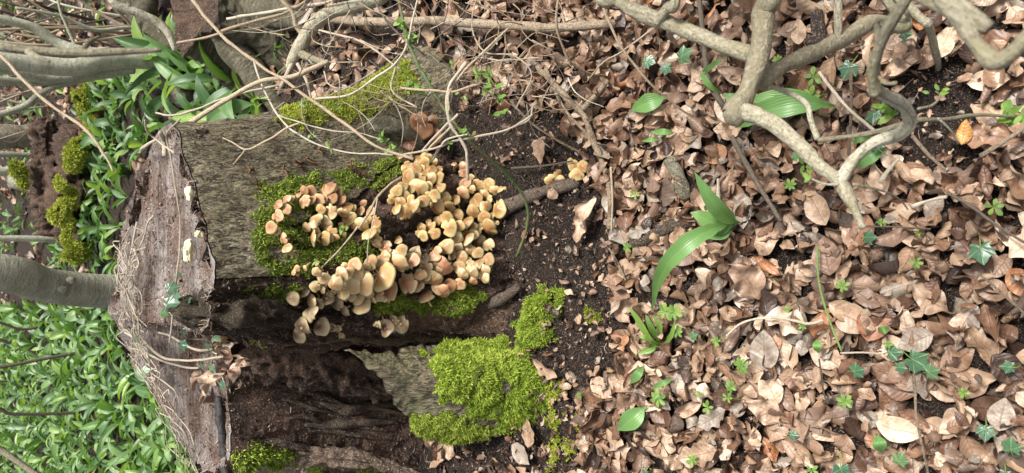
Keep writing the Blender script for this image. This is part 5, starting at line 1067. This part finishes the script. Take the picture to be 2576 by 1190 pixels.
# blurred near branch at the upper side and the crooked one beside it
nb = empty('near_branch', at(-60, 108, .62), 'blurred mossy twig hanging close to the camera before the grey stems', 'branch')
branch_part(nb, 'stem', [(-60, 108, .62), (0, 118, .62), (90, 128, .63), (200, 134, .64), (300, 130, .65), (405, 126, .66)], [22, 22, 22, 20, 18, 10], 'limb', seed=41)
branch_part(nb, 'side_twig', [(60, 122, .63), (95, 145, .62), (125, 155, .62)], [18, 16, 9], 'limb', seed=42, segs=10); branch_part(nb, 'side_twig', [(205, 132, .64), (225, 105, .66), (250, 92, .67)], [13, 11, 6], 'limb', seed=43, segs=10)
cb = empty('crooked_branch', at(270, -40, 1.25), 'pale crooked branch ending in a curve before the shrub base', 'branch')
branch_part(cb, 'stem', [(270, -40, 1.25), (290, 8, 1.26), (345, 32, 1.28), (395, 55, 1.3), (425, 85, 1.31), (440, 125, 1.32)], [22, 22, 21, 22, 20, 14], 'limb', seed=44)
branch_part(cb, 'side_twig', [(325, 20, 1.27), (320, -10, 1.28), (315, -50, 1.28)], [12, 11, 10], 'limb', seed=45, segs=9); branch_part(cb, 'side_twig', [(395, 55, 1.3), (400, 75, 1.31), (402, 82, 1.31)], [10, 9, 7], 'limb', seed=46, segs=9)

# pale rootlets hung over the back rim of the stump
rs = np.random.default_rng(52)
def rootlet(P, R, label, group, k, mat='pale'): o = tube_obj('rootlet', P, R, mat, segs=6, sub=6, lump=0.12, seed=k, wob=0.004); return tag(o, label, 'root', group)
def rimq(u):   # along the back rim
    return np.interp(u, [0, .25, .5, .75, 1], [325, 302, 330, 400, 485]), np.interp(u, [0, .25, .5, .75, 1], [560, 700, 860, 1000, 1190]), np.interp(u, [0, .25, .5, .75, 1], [.79, .79, .74, .69, .60])
RP = ['behind the yellow fungus crusts', 'in front of the beech trunk', 'behind the ivy sprig and step', 'above the charred hollow edge']
for k in range(56):
    u0 = rs.uniform(0, 0.9); du0 = rs.uniform(-14, 34) ; du = rs.uniform(0.08, 0.3); P = []
    for q in range(6):
        a, b, z = rimq(min(1.05, u0 + du * q / 5)); P.append(gp(a + du0 + rs.normal(0, 9), b + rs.normal(0, 9), z + 0.012 + rs.uniform(0, 0.02)))
    r = rs.uniform(0.0007, 0.0019); rootlet(P, [r, r, r * .9, r * .9, r * .7, r * .5], '%s bleached rootlet tangled on the stump rim %s' % (('hair-thin' if r < .0014 else 'thin'), RP[min(3, int((u0 + du / 2) * 4))]), '%s rootlets %s' % (('hair-thin' if r < .0014 else 'thin'), RP[min(3, int((u0 + du / 2) * 4))]), 400 + k)
for k, (pts, wq, lab) in enumerate((
    ([(452, 540, .79), (440, 470, .80), (430, 400, .80), (420, 340, .81), (450, 300, .85)], 5, 'long pale stem running across the whole stump top'),
    ([(425, 860, .79), (445, 700, .79), (452, 600, .785), (452, 540, .79)], 5, 'pale root following the grain of the stump top'),
    ([(400, 835, .70), (430, 845, .70), (470, 870, .68), (510, 880, .66), (560, 872, .62), (600, 860, .60)], 7, 'thick bleached root looping down into the leaf pocket'),
    ([(350, 845, .75), (400, 895, .72), (450, 905, .69), (500, 905, .67), (560, 895, .64)], 7, 'thick bleached root below the looping one'),
    ([(352, 880, .73), (400, 905, .70), (460, 925, .66), (500, 925, .64)], 6, 'bleached root trailing over the dead leaves in the pocket'),
    ([(410, 760, .78), (440, 800, .76), (470, 815, .72), (520, 850, .66), (545, 870, .62)], 5, 'thin root hanging under the ivy sprig'),
    ([(540, 880, .62), (550, 920, .61), (570, 985, .60)], 5, 'thin root dropping beside the charred chunk'),
    ([(345, 560, .80), (330, 640, .80), (318, 720, .80), (340, 790, .79)], 5, 'wiry root following the rear rim'),
    ([(330, 660, .81), (360, 600, .80), (372, 560, .80), (385, 545, .80)], 5, 'bent white root end on the purple-grey wood'),
    ([(392, 352, .81), (360, 372, .81), (352, 378, .80)], 8, 'short white root stub at the stump corner'),
    ([(405, 332, .82), (412, 350, .80), (416, 390, .80)], 11, 'pale wooden peg at the corner of the stump top'),
    ([(365, 300, .86), (372, 330, .83), (395, 352, .81), (440, 385, .80)], 5, 'crooked rootlet climbing over the stump corner'))):
    P = [gp(a, b, z) for a, b, z in pts]; rootlet(P, qr(P, [wq] * len(P)), lab, None, 450 + k)

# ------------------------------------------------------------------ trees and old wood behind
bt = empty('beech_sapling', (-0.20, 2.75, 0), 'smooth grey young beech trunk rising behind the stump', 'tree')
P = [np.array([-0.20, 2.75, -0.05]), np.array([-0.205, 2.74, 0.3]), aty(300, 732, 2.72), aty(200, 728, 2.70), aty(100, 712, 2.66), aty(0, 686, 2.62)]; P += [P[-1] + np.array([.05, -.03, .4]), P[-1] + np.array([.12, -.05, 1.6]), P[-1] + np.array([.15, 0, 3.2])]
V, F, uv = tube(P, [.085, .068, .060, .058, .057, .057, .056, .05, .04], segs=28, sub=12, lump=0.05, seed=61, freq=9); link('trunk', mesh('trunk', V - np.array(bt.location), F, uv), M['trunk'], bt)
for k, (px, py) in enumerate(((180, 705), (158, 728), (105, 705), (60, 690))):
    p = aty(px, py, 2.61); lumpy('bark_scar', p - np.array(bt.location), (.012, .010, .014), 'trunk', 70 + k, n=8, parent=bt)
for k in range(4):
    b = P[-1] + np.array([0, 0, -0.5 * k]); d = np.array([math.cos(k * 1.7), math.sin(k * 1.7), 0.8]); V, F, uv = tube([b, b + d * .5, b + d * 1.2 + (0, 0, .3)], [.03, .02, .006], segs=8); link('branch', mesh('branch', V - np.array(bt.location), F, uv), M['trunk'], bt)

hb = gp(455, 120); hz = empty('hazel_shrub', hb, 'multi-stemmed grey shrub rising from a knobbly base beside the old stump', 'shrub')
HY = hb[1]
def hstem(name, pts, w, mat='trunk', **kw):
    P = [aty(px, py, HY + dy) for px, py, dy in pts]; R = qr(P, w); V, F, uv = tube(P, R, **{'segs': 16, 'sub': 8, 'lump': 0.08, 'freq': 14, **kw}); return link(name, mesh(name, V - hb, F, uv), M[mat], hz)
hstem('base', [(490, 150, 0), (440, 140, 0), (400, 100, .05), (370, 60, .1), (350, 0, .15), (340, -60, .2)], [120, 100, 80, 70, 80, 80], 'knotty', lump=0.3, seed=70)
hstem('base', [(470, 255, -.1), (440, 200, -.05), (420, 150, 0)], [60, 66, 70], 'knotty', lump=0.25, seed=71)
hstem('stem', [(450, 150, -.05), (400, 152, -.05), (330, 152, -.06), (255, 155, -.08), (200, 168, -.1), (130, 166, -.1), (60, 158, -.1), (0, 150, -.1), (-120, 120, -.1)], [46, 44, 42, 50, 46, 46, 44, 44, 42], seed=72)
hstem('stem', [(330, 165, -.02), (260, 182, -.02), (200, 190, -.02), (120, 196, 0), (60, 182, 0), (0, 172, 0), (-80, 165, 0)], [40, 34, 30, 32, 30, 26, 24], seed=73)
hstem('stem', [(240, 185, .02), (180, 200, .03), (120, 205, .05), (70, 208, .05), (0, 203, .05), (-80, 200, .05)], [26, 22, 20, 20, 22, 22], seed=74)
hstem('stem', [(265, 190, 0), (190, 205, 0), (130, 222, 0), (95, 240, 0), (60, 268, 0), (0, 288, 0), (-60, 300, 0)], [16, 15, 14, 14, 16, 15, 14], seed=75)
hstem('stem', [(250, 135, .1), (190, 125, .1), (140, 105, .12), (95, 75, .12), (50, 58, .12), (0, 48, .12), (-80, 30, .12)], [26, 26, 24, 24, 22, 22, 20], seed=76)
hstem('stem', [(210, 160, .1), (165, 60, .1), (150, 20, .1), (140, -40, .1)], [8, 7, 6, 6], seed=77); hstem('stem', [(420, 95, .2), (330, 70, .2), (240, 75, .2), (150, 40, .2), (40, 20, .2)], [12, 10, 10, 8, 8], seed=78)

# knotted old stump at the right
ob = gp(690, 60); ob = np.array([ob[0] + .10, ob[1] + 0.18, 0]); os_ = empty('knotted_stump', ob, 'knotted old stump with grey bark and a rotten brown split face', 'tree stump')
def old_body():
    nt_, nz_ = 160, 70; t_ = np.linspace(0, 2 * math.pi, nt_, endpoint=False); z_ = np.linspace(-0.05, 0.25, nz_); T2, Z2 = np.meshgrid(t_, z_)
    r_ = 0.20 + 0.16 * np.exp(-Z2 / 0.13) + 0.03 * np.sin(3 * T2 + 1) + 0.02 * np.sin(5 * T2)
    Pn = np.stack([np.cos(T2) * 2.2, np.sin(T2) * 2.2, Z2 * 9], -1).reshape(-1, 3); r_ = r_ + (0.06 * fbm(Pn, 4, 77) + 0.03 * fbm(Pn * 4, 4, 78)).reshape(r_.shape)
    V = np.stack([r_ * np.cos(T2), r_ * np.sin(T2), Z2], -1).reshape(-1, 3); uv = np.stack([T2.ravel() / 6.283, Z2.ravel() * 6], -1)
    link('bark', mesh('bark', V, gridfaces(nt_, nz_, True), uv), M['knotty'], os_)
    rr = np.linspace(0, 1, 14); rt_ = r_[-1]; X = rr[:, None] * rt_ * np.cos(t_); Y = rr[:, None] * rt_ * np.sin(t_); Z = 0.25 - 0.09 * (1 - rr[:, None] ** 3) + 0.05 * fbm(np.stack([X.ravel() * 14, Y.ravel() * 14, X.ravel() * 0], -1), 3, 79).reshape(X.shape) * (1 - rr[:, None] ** 6)
    link('rotten_top', mesh('rotten_top', np.stack([X, Y, Z], -1).reshape(-1, 3), gridfaces(nt_, 14, True)[:, ::-1]), M['rot'], os_)
    for k, a in enumerate((-1.9, -1.2, -2.7, -0.4)):
        d = np.array([math.cos(a), math.sin(a), 0]); V, F, uv = tube([d * .16 + (0, 0, .18), d * .30 + (0, 0, .09), d * .42 + (0, 0, .02), d * .6 + (0, 0, -.05)], [.05, .06, .045, .02], segs=14, lump=0.2, seed=80 + k, freq=16); link('root', mesh('root', V, F, uv), M['knotty'], os_)
old_body()

# rotten mossy log farther back
lg = empty('rotten_log', gp(250, 430), 'dark rotting log with crumbling wood and yellow-green moss along its front', 'log'); lb0 = np.array(lg.location); LY = lb0[1]
def rot_part(pts, w, seed, mat='rot', name='wood'):
    P = [aty(a, b, LY + dy) for a, b, dy in pts]; R = qr(P, w); V, F, uv = tube(P, R, segs=40, sub=16, lump=0.35, seed=seed, freq=7, fiber=0.9); link(name, mesh(name, V - lb0, F, uv), M[mat], lg); return V, F
rot_part([(215, 330, .2), (190, 420, .2), (180, 520, .2), (185, 620, .2)], [70, 90, 90, 60], 90); rot_part([(120, 300, .35), (115, 340, .35), (110, 400, .35), (115, 500, .35), (130, 580, .4)], [30, 60, 70, 80, 60], 91); rot_part([(250, 240, .1), (235, 300, .1), (225, 360, .1)], [50, 60, 50], 92)
rot_part([(75, 340, .5), (120, 360, .4), (165, 380, .3)], [12, 20, 24], 93, 'log', 'splinter'); rot_part([(60, 420, .5), (120, 400, .35), (190, 395, .2)], [14, 22, 24], 94, 'log', 'splinter')
def blob_moss(name, pts, w, seed, n, parent, mat='moss_yellow', dy0=0.0, ln=0.02):
    P = [aty(a, b, LY + dy) for a, b, dy in pts]; R = qr(P, w); V, F, uv = tube(P, R, segs=28, sub=12, lump=0.75, seed=seed, freq=7); Fq = np.array([f for f in F if len(f) == 4])
    return moss(name, V, Fq, None, n * 3, mat, parent, ln, 0.012, seed, facing=True, width=0.0032, edge=0, gap=0.16)
blob_moss('log_moss', [(212, 200, .05), (232, 225, .03), (226, 262, .02), (243, 300, .0), (236, 338, .0), (212, 352, .0), (196, 380, -.02), (178, 402, -.02), (182, 432, 0)], [24, 50, 38, 52, 40, 34, 42, 40, 22], 95, 5200, lg)
blob_moss('log_moss', [(140, 448, .0), (158, 470, -.05), (188, 478, -.05), (176, 505, -.05), (150, 540, -.05), (172, 566, -.05), (168, 600, -.08), (188, 625, -.1), (168, 655, -.1)], [20, 38, 28, 34, 40, 28, 30, 38, 26], 97, 5200, lg)
blob_moss('log_moss', [(42, 405, .3), (48, 432, .3), (52, 450, .3), (64, 475, .3)], [10, 20, 14, 8], 98, 900, lg)
# other stems in the background
def bgtree(name, pts, w, mat, label, cat, dist_y, group=None, segs=14, lump=0.08):
    P = [aty(a, b, dist_y) for a, b in pts]; e = empty(name, (P[0][0], P[0][1], 0), label, cat, group); P = [np.array([P[0][0], P[0][1], -0.05])] + P; R = qr(P, [w[0] * 1.15] + list(w)); V, F, uv = tube(P, R, segs=segs, sub=7, lump=lump, seed=int(pts[0][1]) + 3, freq=12); link('trunk', mesh('trunk', V - np.array(e.location), F, uv), M[mat], e); return e
bgtree('background_tree', [(95, 345), (60, 342), (0, 345), (-120, 350), (-400, 350)], [64, 58, 60, 58, 50], 'knotty', 'olive barked tree base beyond the rotten log', 'tree', 6.2)
bgtree('background_tree', [(42, 455), (25, 432), (0, 432), (-120, 425), (-400, 420)], [40, 26, 24, 22, 20], 'trunk', 'slim pale trunk bending beyond the log moss', 'tree', 6.8)
bgtree('background_tree', [(125, 602), (60, 600), (0, 600), (-150, 600), (-400, 600)], [16, 15, 15, 14, 12], 'trunk', 'straight thin grey stem between the log and the beech trunk', 'tree', 5.6)
bgtree('background_tree', [(135, 393), (70, 390), (0, 388), (-150, 385)], [12, 13, 16, 14], 'trunk', 'thin pale stem standing in front of the rotten log', 'tree', 5.4)
for k, (pts, w, lab) in enumerate((([(216, 884), (180, 890), (100, 905), (50, 915), (0, 924), (-100, 940)], 9, 'dark leafless sapling standing in the garlic, with a side fork'), ([(226, 1036), (150, 1040), (70, 1042), (20, 1040), (0, 1030), (-80, 1000)], 9, 'dark leafless sapling standing deeper in the garlic carpet'),
        ([(125, 808), (95, 823), (50, 828), (0, 812), (-60, 800)], 7, 'short brown sapling near the beech trunk'), ([(60, 1070), (30, 1068), (0, 1066), (-60, 1060)], 5, 'faint thin sapling far in the garlic'), ([(40, 960), (20, 958), (0, 960), (-60, 962)], 6, 'thin dark sapling at the far garlic edge'), ([(60, 690 + 180), (20, 862), (0, 855), (-60, 840)], 9, 'bent dark stem at the far end of the garlic'))):
    g = gp(pts[0][0], pts[0][1]); bgtree('bare_sapling', pts, [w] * len(pts), 'darktwig', lab, 'sapling', g[1], segs=8)
air_stick('bare_twig', [(-30, 1125, 2.4), (0, 1132, 2.4), (50, 1165, 2.4), (120, 1215, 2.4)], 18, 14, 'limb', 'stout pale stick slanting over the far garlic corner', 'twig', seed=77)
rs = np.random.default_rng(66)
for k in range(60):  # thicket of thin stems
    px, py = rs.uniform(60, 420), rs.uniform(-40, 130) if k < 42 else rs.uniform(180, 330); 
    if k >= 42: px = rs.uniform(20, 200)
    g = gp(px, py); hgt = rs.uniform(0.4, 1.2); d = np.array([rs.normal(0, .5), rs.normal(0, .3), 1]); P = [g + (0, 0, -.02), g + d * hgt * .35 + rs.normal(0, .03, 3), g + d * hgt * .7 + rs.normal(0, .08, 3), g + d * hgt + rs.normal(0, .12, 3)]; r = rs.uniform(.004, .011)
    o = tube_obj('thicket_stem', P, [r, r * .85, r * .65, r * .3], ['darktwig', 'twig', 'twig', 'pale'][k % 4], segs=6, sub=5, seed=600 + k); mt = ['dark', 'brown', 'brown', 'bleached'][k % 4]
    tag(o, '%s leafless stem in the thicket behind the grey shrub' % mt, 'stem', '%s thicket stems' % mt)

# ------------------------------------------------------------------ hand-placed green plants
def ribbon(name, P, W, mat, parent=None, prof=lance, fold=0.25, up=(0, -0.4, 1.0), nu=6, sub=5):
    C = catmull(P, sub); n = len(C); s = np.linspace(0, 1, n); T = np.gradient(C, axis=0); T /= np.linalg.norm(T, axis=1)[:, None]; S = np.cross(T, np.array(up)); S /= np.linalg.norm(S, axis=1)[:, None] + 1e-9; Nn = np.cross(S, T)
    t = np.linspace(-1, 1, nu + 1); w_ = np.maximum(W / 2 * prof(s), W * 0.012)
    V = C[:, None] + S[:, None] * (t[None, :, None] * w_[:, None, None]) + Nn[:, None] * (fold * np.abs(t)[None, :, None] ** 1.4 * w_[:, None, None]); V = V.reshape(-1, 3) + 0.0015 * vn(V.reshape(-1, 3) * 60, 3)[:, None]
    uv = np.stack([np.tile((t + 1) / 2, n), np.repeat(s, nu + 1)], -1); off = np.array(parent.location) if parent is not None else np.zeros(3)
    return link(name, mesh(name, V - off, gridfaces(nu + 1, n), uv), M[mat], parent)
def plant(name, base, label, leaves, mat='lily', cat='plant', group=None):
    b = q3([base])[0]; e = empty(name, b, label, cat, group)
    for pts, wq in leaves:
        P = q3(pts); t = np.mean([np.dot(p - CAM, F_) for p in P]); ribbon('leaf', P, wq / 1787 * t, mat, e)
    return e
plant('broad_leaf_plant', (1860, 562, 0), 'broad-leaved plant with one pointed leaf and one long arching leaf', [
    ([(1862, 562, .03), (1825, 545, .09), (1785, 500, .14), (1745, 432, .17)], 42), ([(1850, 562, .03), (1800, 572, .12), (1735, 605, .17), (1685, 655, .17), (1655, 710, .12), (1640, 785, .04)], 43),
    ([(1840, 568, .03), (1800, 565, .08), (1765, 545, .10), (1735, 535, .11)], 40), ([(1850, 566, .03), (1805, 580, .06), (1760, 570, .08)], 22), ([(1845, 570, .03), (1815, 590, .05), (1775, 600, .06)], 24)])
plant('broad_leaf_plant', (2090, 275, 0), 'wide glossy tulip-like leaves under the branch knob', [([(2105, 268, .02), (2040, 260, .07), (1960, 270, .09), (1880, 300, .07), (1850, 322, .05)], 56), ([(2100, 262, .02), (2020, 250, .06), (1940, 245, .08), (1880, 255, .08)], 46)])
plant('broad_leaf_plant', (1885, 262, 0), 'pair of narrow green leaves beside the knob and dark twig', [([(1885, 262, .02), (1850, 250, .06), (1818, 236, .07)], 26), ([(1832, 240, .02), (1790, 220, .07), (1770, 190, .08), (1775, 180, .08)], 14), ([(1775, 225, .02), (1778, 180, .06), (1800, 160, .09), (1818, 145, .09)], 14)])
plant('broad_leaf_plant', (2140, 430, 0), 'green oval leaves lying behind the blurred fork', [([(2225, 375, .04), (2195, 385, .06), (2165, 405, .06), (2145, 425, .04)], 38), ([(2190, 345, .03), (2165, 345, .05), (2140, 362, .05)], 24)])
def oval(base, tip, wq, label, z=.05):
    mx = ((base[0] + tip[0]) / 2, (base[1] + tip[1]) / 2); return plant('green_leaf', base, label, [([(base[0], base[1], z - .01), (mx[0], mx[1], z + .012), (tip[0], tip[1], z)], wq)])
for a in (((1672, 240), (1585, 275), 46, 'single oval green leaf on the litter beside the dark soil'), ((1630, 1022), (1557, 1082), 50, 'broad oval green leaf at the edge of bare soil'), ((1700, 334), (1634, 330), 16, 'narrow green leaf between the oval leaf and a bark piece'),
          ((2218, 1140), (2208, 1095), 34, 'small bright green oval leaf beside pale tan leaves'), ((1658, 345), (1612, 355), 12, 'tiny folded green shoot near the bark piece'), ((2058, 890), (2052, 855), 20, 'small dark green oval leaf on crumpled leaves'),
          ((1695, 950), (1640, 978), 16, 'slim green leaf pointing from the whorled seedling'), ((1622, 918), (1588, 965), 22, 'curved green leaf hanging over the soil edge'), ((1666, 1016), (1645, 985), 20, 'green seed leaf above the broad oval leaf'), ((1090, 275), (1060, 320), 26, 'dark green folded leaf over the recess under the twigs'), ((1092, 192), (1088, 235), 24, 'dull green leaf among the pale stems'),
          ((2205, 835), (2235, 828), 20, 'rounded bright green seed leaf near the grey leaf'), ((1855, 100), (1835, 120), 14, 'thin green shoot by the dark twig')): oval(*a)
pl = [([(1655, 868, .02), (1632, 850, .05), (1600, 800, .08), (1580, 770, .09)], 16), ([(1660, 868, .02), (1640, 825, .07), (1625, 790, .08)], 16), ([(1658, 866, .02), (1660, 820, .06), (1640, 790, .08)], 14), ([(1664, 868, .02), (1690, 845, .05), (1700, 800, .06)], 12), ([(1660, 870, .02), (1630, 880, .04), (1600, 890, .05)], 18), ([(1658, 866, .02), (1625, 850, .06), (1605, 845, .07)], 14), ([(1662, 866, .02), (1640, 860, .06), (1630, 835, .08)], 14)]
plant('green_seedling', (1658, 868, 0), 'bushy green seedling with many narrow leaves at the soil edge', pl, 'fresh')
# whorled seedlings
WH = mesh('leaf', *blade(0.018, 0.0085, lambda s: np.sin(math.pi * s ** 1.5) ** .8, 2, 5, 0.2, 0.5, 1, 0, 0, 0, 8, 0, 2)); WH.materials.append(M['fresh'])
rs = np.random.default_rng(70)
for k, (px, py, wq) in enumerate([(2540, 497, 56), (2025, 490, 34), (1642, 488, 32), (2320, 645, 32), (2132, 767, 38), (2154, 985, 44), (2397, 977, 32), (2062, 1172, 34), (1770, 767, 50), (1688, 790, 50), (1893, 900, 44), (1733, 817, 36), (1818, 1030, 38), (1695, 992, 50), (1853, 925, 36), (1800, 1170, 34), (1623, 622, 30), (1905, 1007, 34), (1868, 825, 30), (2230, 850, 24), (2000, 760, 22), (1995, 170, 30), (2075, 250, 50), (2105, 235, 55), (1830, 600, 22), (2360, 600, 20), (2200, 560, 22), (2068, 795, 24), (1505, 990, 22), (1775, 985, 22)]):
    P = q3([(px, py, 0)])[0]; t = np.dot(P - CAM, F_); R = wq / 2 / 1787 * t; h = rs.uniform(.045, .07); e = empty('whorled_seedling', P, 'small green seedling with whorled leaves ' + near(LAND, (px, py)), 'seedling', 'whorled seedlings ' + near(LAND, (px, py)))
    tilt = rs.normal(0, .008, 2); V, F, uv = tube([(0, 0, 0), (tilt[0], tilt[1], h * .6), (tilt[0] * 2, tilt[1] * 2, h)], [.0012, .001, .0008], segs=5, sub=3, lump=0); link('stem', mesh('stem', V, F, uv), M['greenstem'], e)
    nl = int(rs.integers(5, 8)); a0 = rs.uniform(0, 6.28)
    for j in range(nl): link('leaf', WH, None, e, (tilt[0] * 2, tilt[1] * 2, h), quat(Rz(a0 + j * 6.283 / nl + rs.normal(0, .12)) @ Rx(rs.uniform(0, .55))), R / 0.018 * rs.uniform(.8, 1.1))
# ivy
def ivy_mesh(seed):
    rs = np.random.default_rng(seed); lob = [(-2.1, .62), (-1.0, .84), (0, 1.02), (1.0, .84), (2.1, .62)]; pts = []; vein = []
    ang, r = [], []
    for i, (a, l) in enumerate(lob):
        ang += [a - .27, a, a + .27]; r += [l * .86 * rs.uniform(.95, 1.03), l * rs.uniform(.97, 1.08), l * .86 * rs.uniform(.95, 1.03)]
        if i < 4: ang.append((a + lob[i + 1][0]) / 2); r.append(min(l, lob[i + 1][1]) * .86)
    ang = [-2.75] + ang + [2.75]; r = [.28] + r + [.28]; n = len(ang); V = [(0, 0, 0)]; vein = [1.0]
    for k, q in enumerate((.33, .67, 1.0)):
        for a, rr_ in zip(ang, r):
            x, y = math.sin(a) * rr_ * q, math.cos(a) * rr_ * q; is_v = any(abs(a - l[0]) < 1e-6 for l in lob)
            V.append((x, y, (.10 * q if not is_v else 0.02 * q) - .14 * q * q + .03 * math.sin(a * 3 + seed))); vein.append(1.0 if is_v else 0.0)
    F = [(0, 1 + i + 1, 1 + i) for i in range(n - 1)]
    for k in range(2):
        for i in range(n - 1): a = 1 + k * n + i; F.append((a, a + 1, a + 1 + n, a + n))
    return mesh('blade', np.array(V), F, None, {'vein': vein})
IVY = [ivy_mesh(s) for s in range(4)]
for me in IVY: me.materials.append(M['ivy'])
def ivy_leaf(P, size, Rm, parent=None, label=None, group=None, k=0):
    if parent is None:
        e = empty('ivy_leaf', P, label, 'ivy', group); o = link('blade', IVY[k % 4], None, e, (0, 0, 0), quat(Rm), size)
        V, F, uv = tube([(0, 0, 0), Rm @ np.array([0, -.5 * size, -.2 * size]), Rm @ np.array([0.1 * size, -1.0 * size, -.9 * size])], [.0011, .001, .001], segs=5, sub=3, lump=0); link('stalk', mesh('stalk', V, F, uv), M['greenstem'], e); return e
    return link('leaf', IVY[k % 4], None, parent, P - np.array(parent.location), quat(Rm), size)
rs = np.random.default_rng(72)
IV = [(1713, 142, 52, 'ivy leaf with white veins below the thick sloping limb', 200), (1622, 152, 40, 'dull ivy leaf beyond the brown slender stem', 160), (1678, 170, 38, 'dark shaded ivy leaf beside the white-veined one', 0), (2138, 168, 56, 'five-lobed ivy leaf between two smooth limbs', 60), (2172, 597, 42, 'ivy leaf lying just below the blurred branch tip', 180), (2462, 625, 66, 'largest ivy leaf, broad and white veined, in open litter', 100),
      (2148, 935, 46, 'heart-shaped ivy leaf pointing away from the ivy trio', 200), (2238, 888, 46, 'ivy leaf at the near side of the ivy trio', 190), (2295, 905, 70, 'yellow-green ivy leaf, biggest of the ivy trio', 150), (2258, 925, 34, 'small ivy leaf tucked under the ivy trio', 180), (2335, 936, 46, 'pointed ivy leaf at the far side of the ivy trio', 200), (2482, 1078, 48, 'ivy leaf beside the silvery grey ribbed leaf', 90),
      (2115, 1180, 58, 'ivy leaf at the litter border with pale veins', 100), (2262, 1162, 44, 'ivy leaf beside the small bright oval leaf', 250), (2545, 1130, 54, 'elongated ivy leaf under the tan leaves', 270), (2530, 1190, 36, 'half hidden ivy leaf at the litter border', 90), (2542, 925, 38, 'narrow dark ivy leaf among brown curled leaves', 0), (2006, 390, 32, 'small ivy leaf under the forking limb', 10), (2195, 285, 46, 'ivy leaf beneath the blurred upright limb', 90), (1990, 1095, 30, 'tiny blue-green ivy leaf near a dark leaf', 180), (1741, 846, 28, 'little dark ivy leaf beside the yellow moss', 200), (2205, 370, 40, 'ivy leaf behind the forked branch', 300), (2275, 85, 40, 'bluish ivy leaf beside the olive stem', 160), (1625, 1185, 24, 'small ivy leaf by the broad oval leaf', 60)]
for k, (px, py, wq, lab, a) in enumerate(IV):
    P = q3([(px, py, .055 + rs.uniform(0, .015))])[0]; t = np.dot(P - CAM, F_); ivy_leaf(P, wq / 1787 * t * 0.62, Rz(rad(a)) @ Rx(rs.normal(.1, .15)) @ Ry(rs.normal(0, .15)), None, lab, None, k)
sg = empty('ivy_sprig', gp(430, 760, .79), 'trailing ivy sprig hanging over the stump step above the leaf pocket', 'ivy')
for k, (px, py, z, wq, a) in enumerate(((426, 725, .80, 40, 200), (422, 765, .80, 48, 190), (408, 788, .78, 28, 150), (434, 792, .77, 34, 200), (443, 748, .80, 30, 250), (462, 755, .78, 30, 30), (475, 760, .78, 26, 300), (458, 828, .72, 30, 180), (456, 868, .68, 34, 170), (538, 845, .66, 44, 210), (518, 868, .66, 30, 90), (536, 878, .65, 34, 60), (500, 912, .65, 36, 90), (528, 935, .64, 44, 180), (556, 970, .62, 30, 190), (342, 852, .77, 26, 90), (360, 935, .73, 30, 200), (450, 690, .80, 20, 120))):
    P = gp(px, py, z + .01); ivy_leaf(P, wq / 1787 * np.dot(P - CAM, F_) * .62, Rz(rad(a)) @ Rx(-.5 + rs.normal(0, .2)), sg, k=k)
P = [gp(*q) for q in ((445, 690, .795), (440, 745, .795), (455, 800, .76), (470, 850, .70), (530, 860, .65), (535, 930, .635), (560, 980, .61))]; V, F, uv = tube(P, [.0018] * 7, segs=6); link('vine', mesh('vine', V - np.array(sg.location), F, uv), M['twig'], sg)
# grass by the knotted stump
for k in range(16):
    px, py = rs.uniform(650, 740), rs.uniform(60, 170); P = q3([(px, py, 0)])[0]; az = rs.uniform(0, 6.28); Lb = rs.uniform(.10, .2)
    V, F, uv = blade(Lb, .008, strip, 2, 8, .3, rs.uniform(.8, 1.8), 1.2, rs.normal(0, .4)); tag(link('grass_blade', mesh('grass_blade', V, F, uv), M['grass'], None, P, quat(Rz(az) @ Rx(rs.uniform(.7, 1.3)))), 'long grass blade arching beside the knotted old stump', 'grass', 'grass blades by the knotted stump')
# beech husks
for k, (px, py, wq) in enumerate(((2200, 642, 46), (2366, 672, 44), (2352, 1100, 42), (2412, 478, 36), (2002, 530, 36), (2490, 1180, 40), (2360, 880, 30), (1875, 660, 26))):
    P = q3([(px, py, .035)])[0]; t = np.dot(P - CAM, F_); R = wq / 2 / 1787 * t; rs2 = np.random.default_rng(k); n = 70; d = rs2.normal(0, 1, (n, 3)); d /= np.linalg.norm(d, axis=1)[:, None]
    e = empty('beech_husk', P, 'bristly dark brown beech husk among the dead leaves', 'husk', 'beech husks in the litter')
    u_ = np.linspace(0, math.pi, 8); v_ = np.linspace(0, 2 * math.pi, 12, endpoint=False); U2, V2 = np.meshgrid(u_, v_, indexing='ij'); D = np.stack([np.sin(U2) * np.cos(V2), np.sin(U2) * np.sin(V2), np.cos(U2)], -1).reshape(-1, 3)
    link('shell', mesh('shell', D * R * .75 * (1 + .2 * fbm(D * 2 + k, 2, k))[:, None], gridfaces(12, 8, True)), M['husk'], e)
    s = np.cross(d, rs2.normal(0, 1, (n, 3))); s /= np.linalg.norm(s, axis=1)[:, None]; VV = np.stack([d * R * .7 - s * R * .07, d * R * .7 + s * R * .07, d * R * 1.15 + rs2.normal(0, R * .12, (n, 3))], 1).reshape(-1, 3)
    b = link('bristles', mesh('bristles', VV, np.arange(n * 3).reshape(-1, 3)), M['husk'], e); b['kind'] = 'stuff'
# little pale stones and bits on the soil
for k, (px, py, wq) in enumerate(((1432, 648, 14), (1410, 672, 8), (1550, 760, 18), (1470, 760, 14), (1880, 470, 12), (1185, 232, 14), (1348, 700, 16), (1475, 980, 16))):
    P = q3([(px, py, .004)])[0]; t = np.dot(P - CAM, F_); r = wq / 2 / 1787 * t; lumpy('pebble', P, (r, r * .8, r * .6), 'palewood', 40 + k, n=8, label='small pale pebble on the dark soil', cat='pebble', group='pebbles on the soil')
print('objects', len(bpy.data.objects), 'mushrooms', nm[0], 'litter', len(xy), 'garlic', len(pts), 'tris', sum(len(m.polygons) for m in bpy.data.meshes))
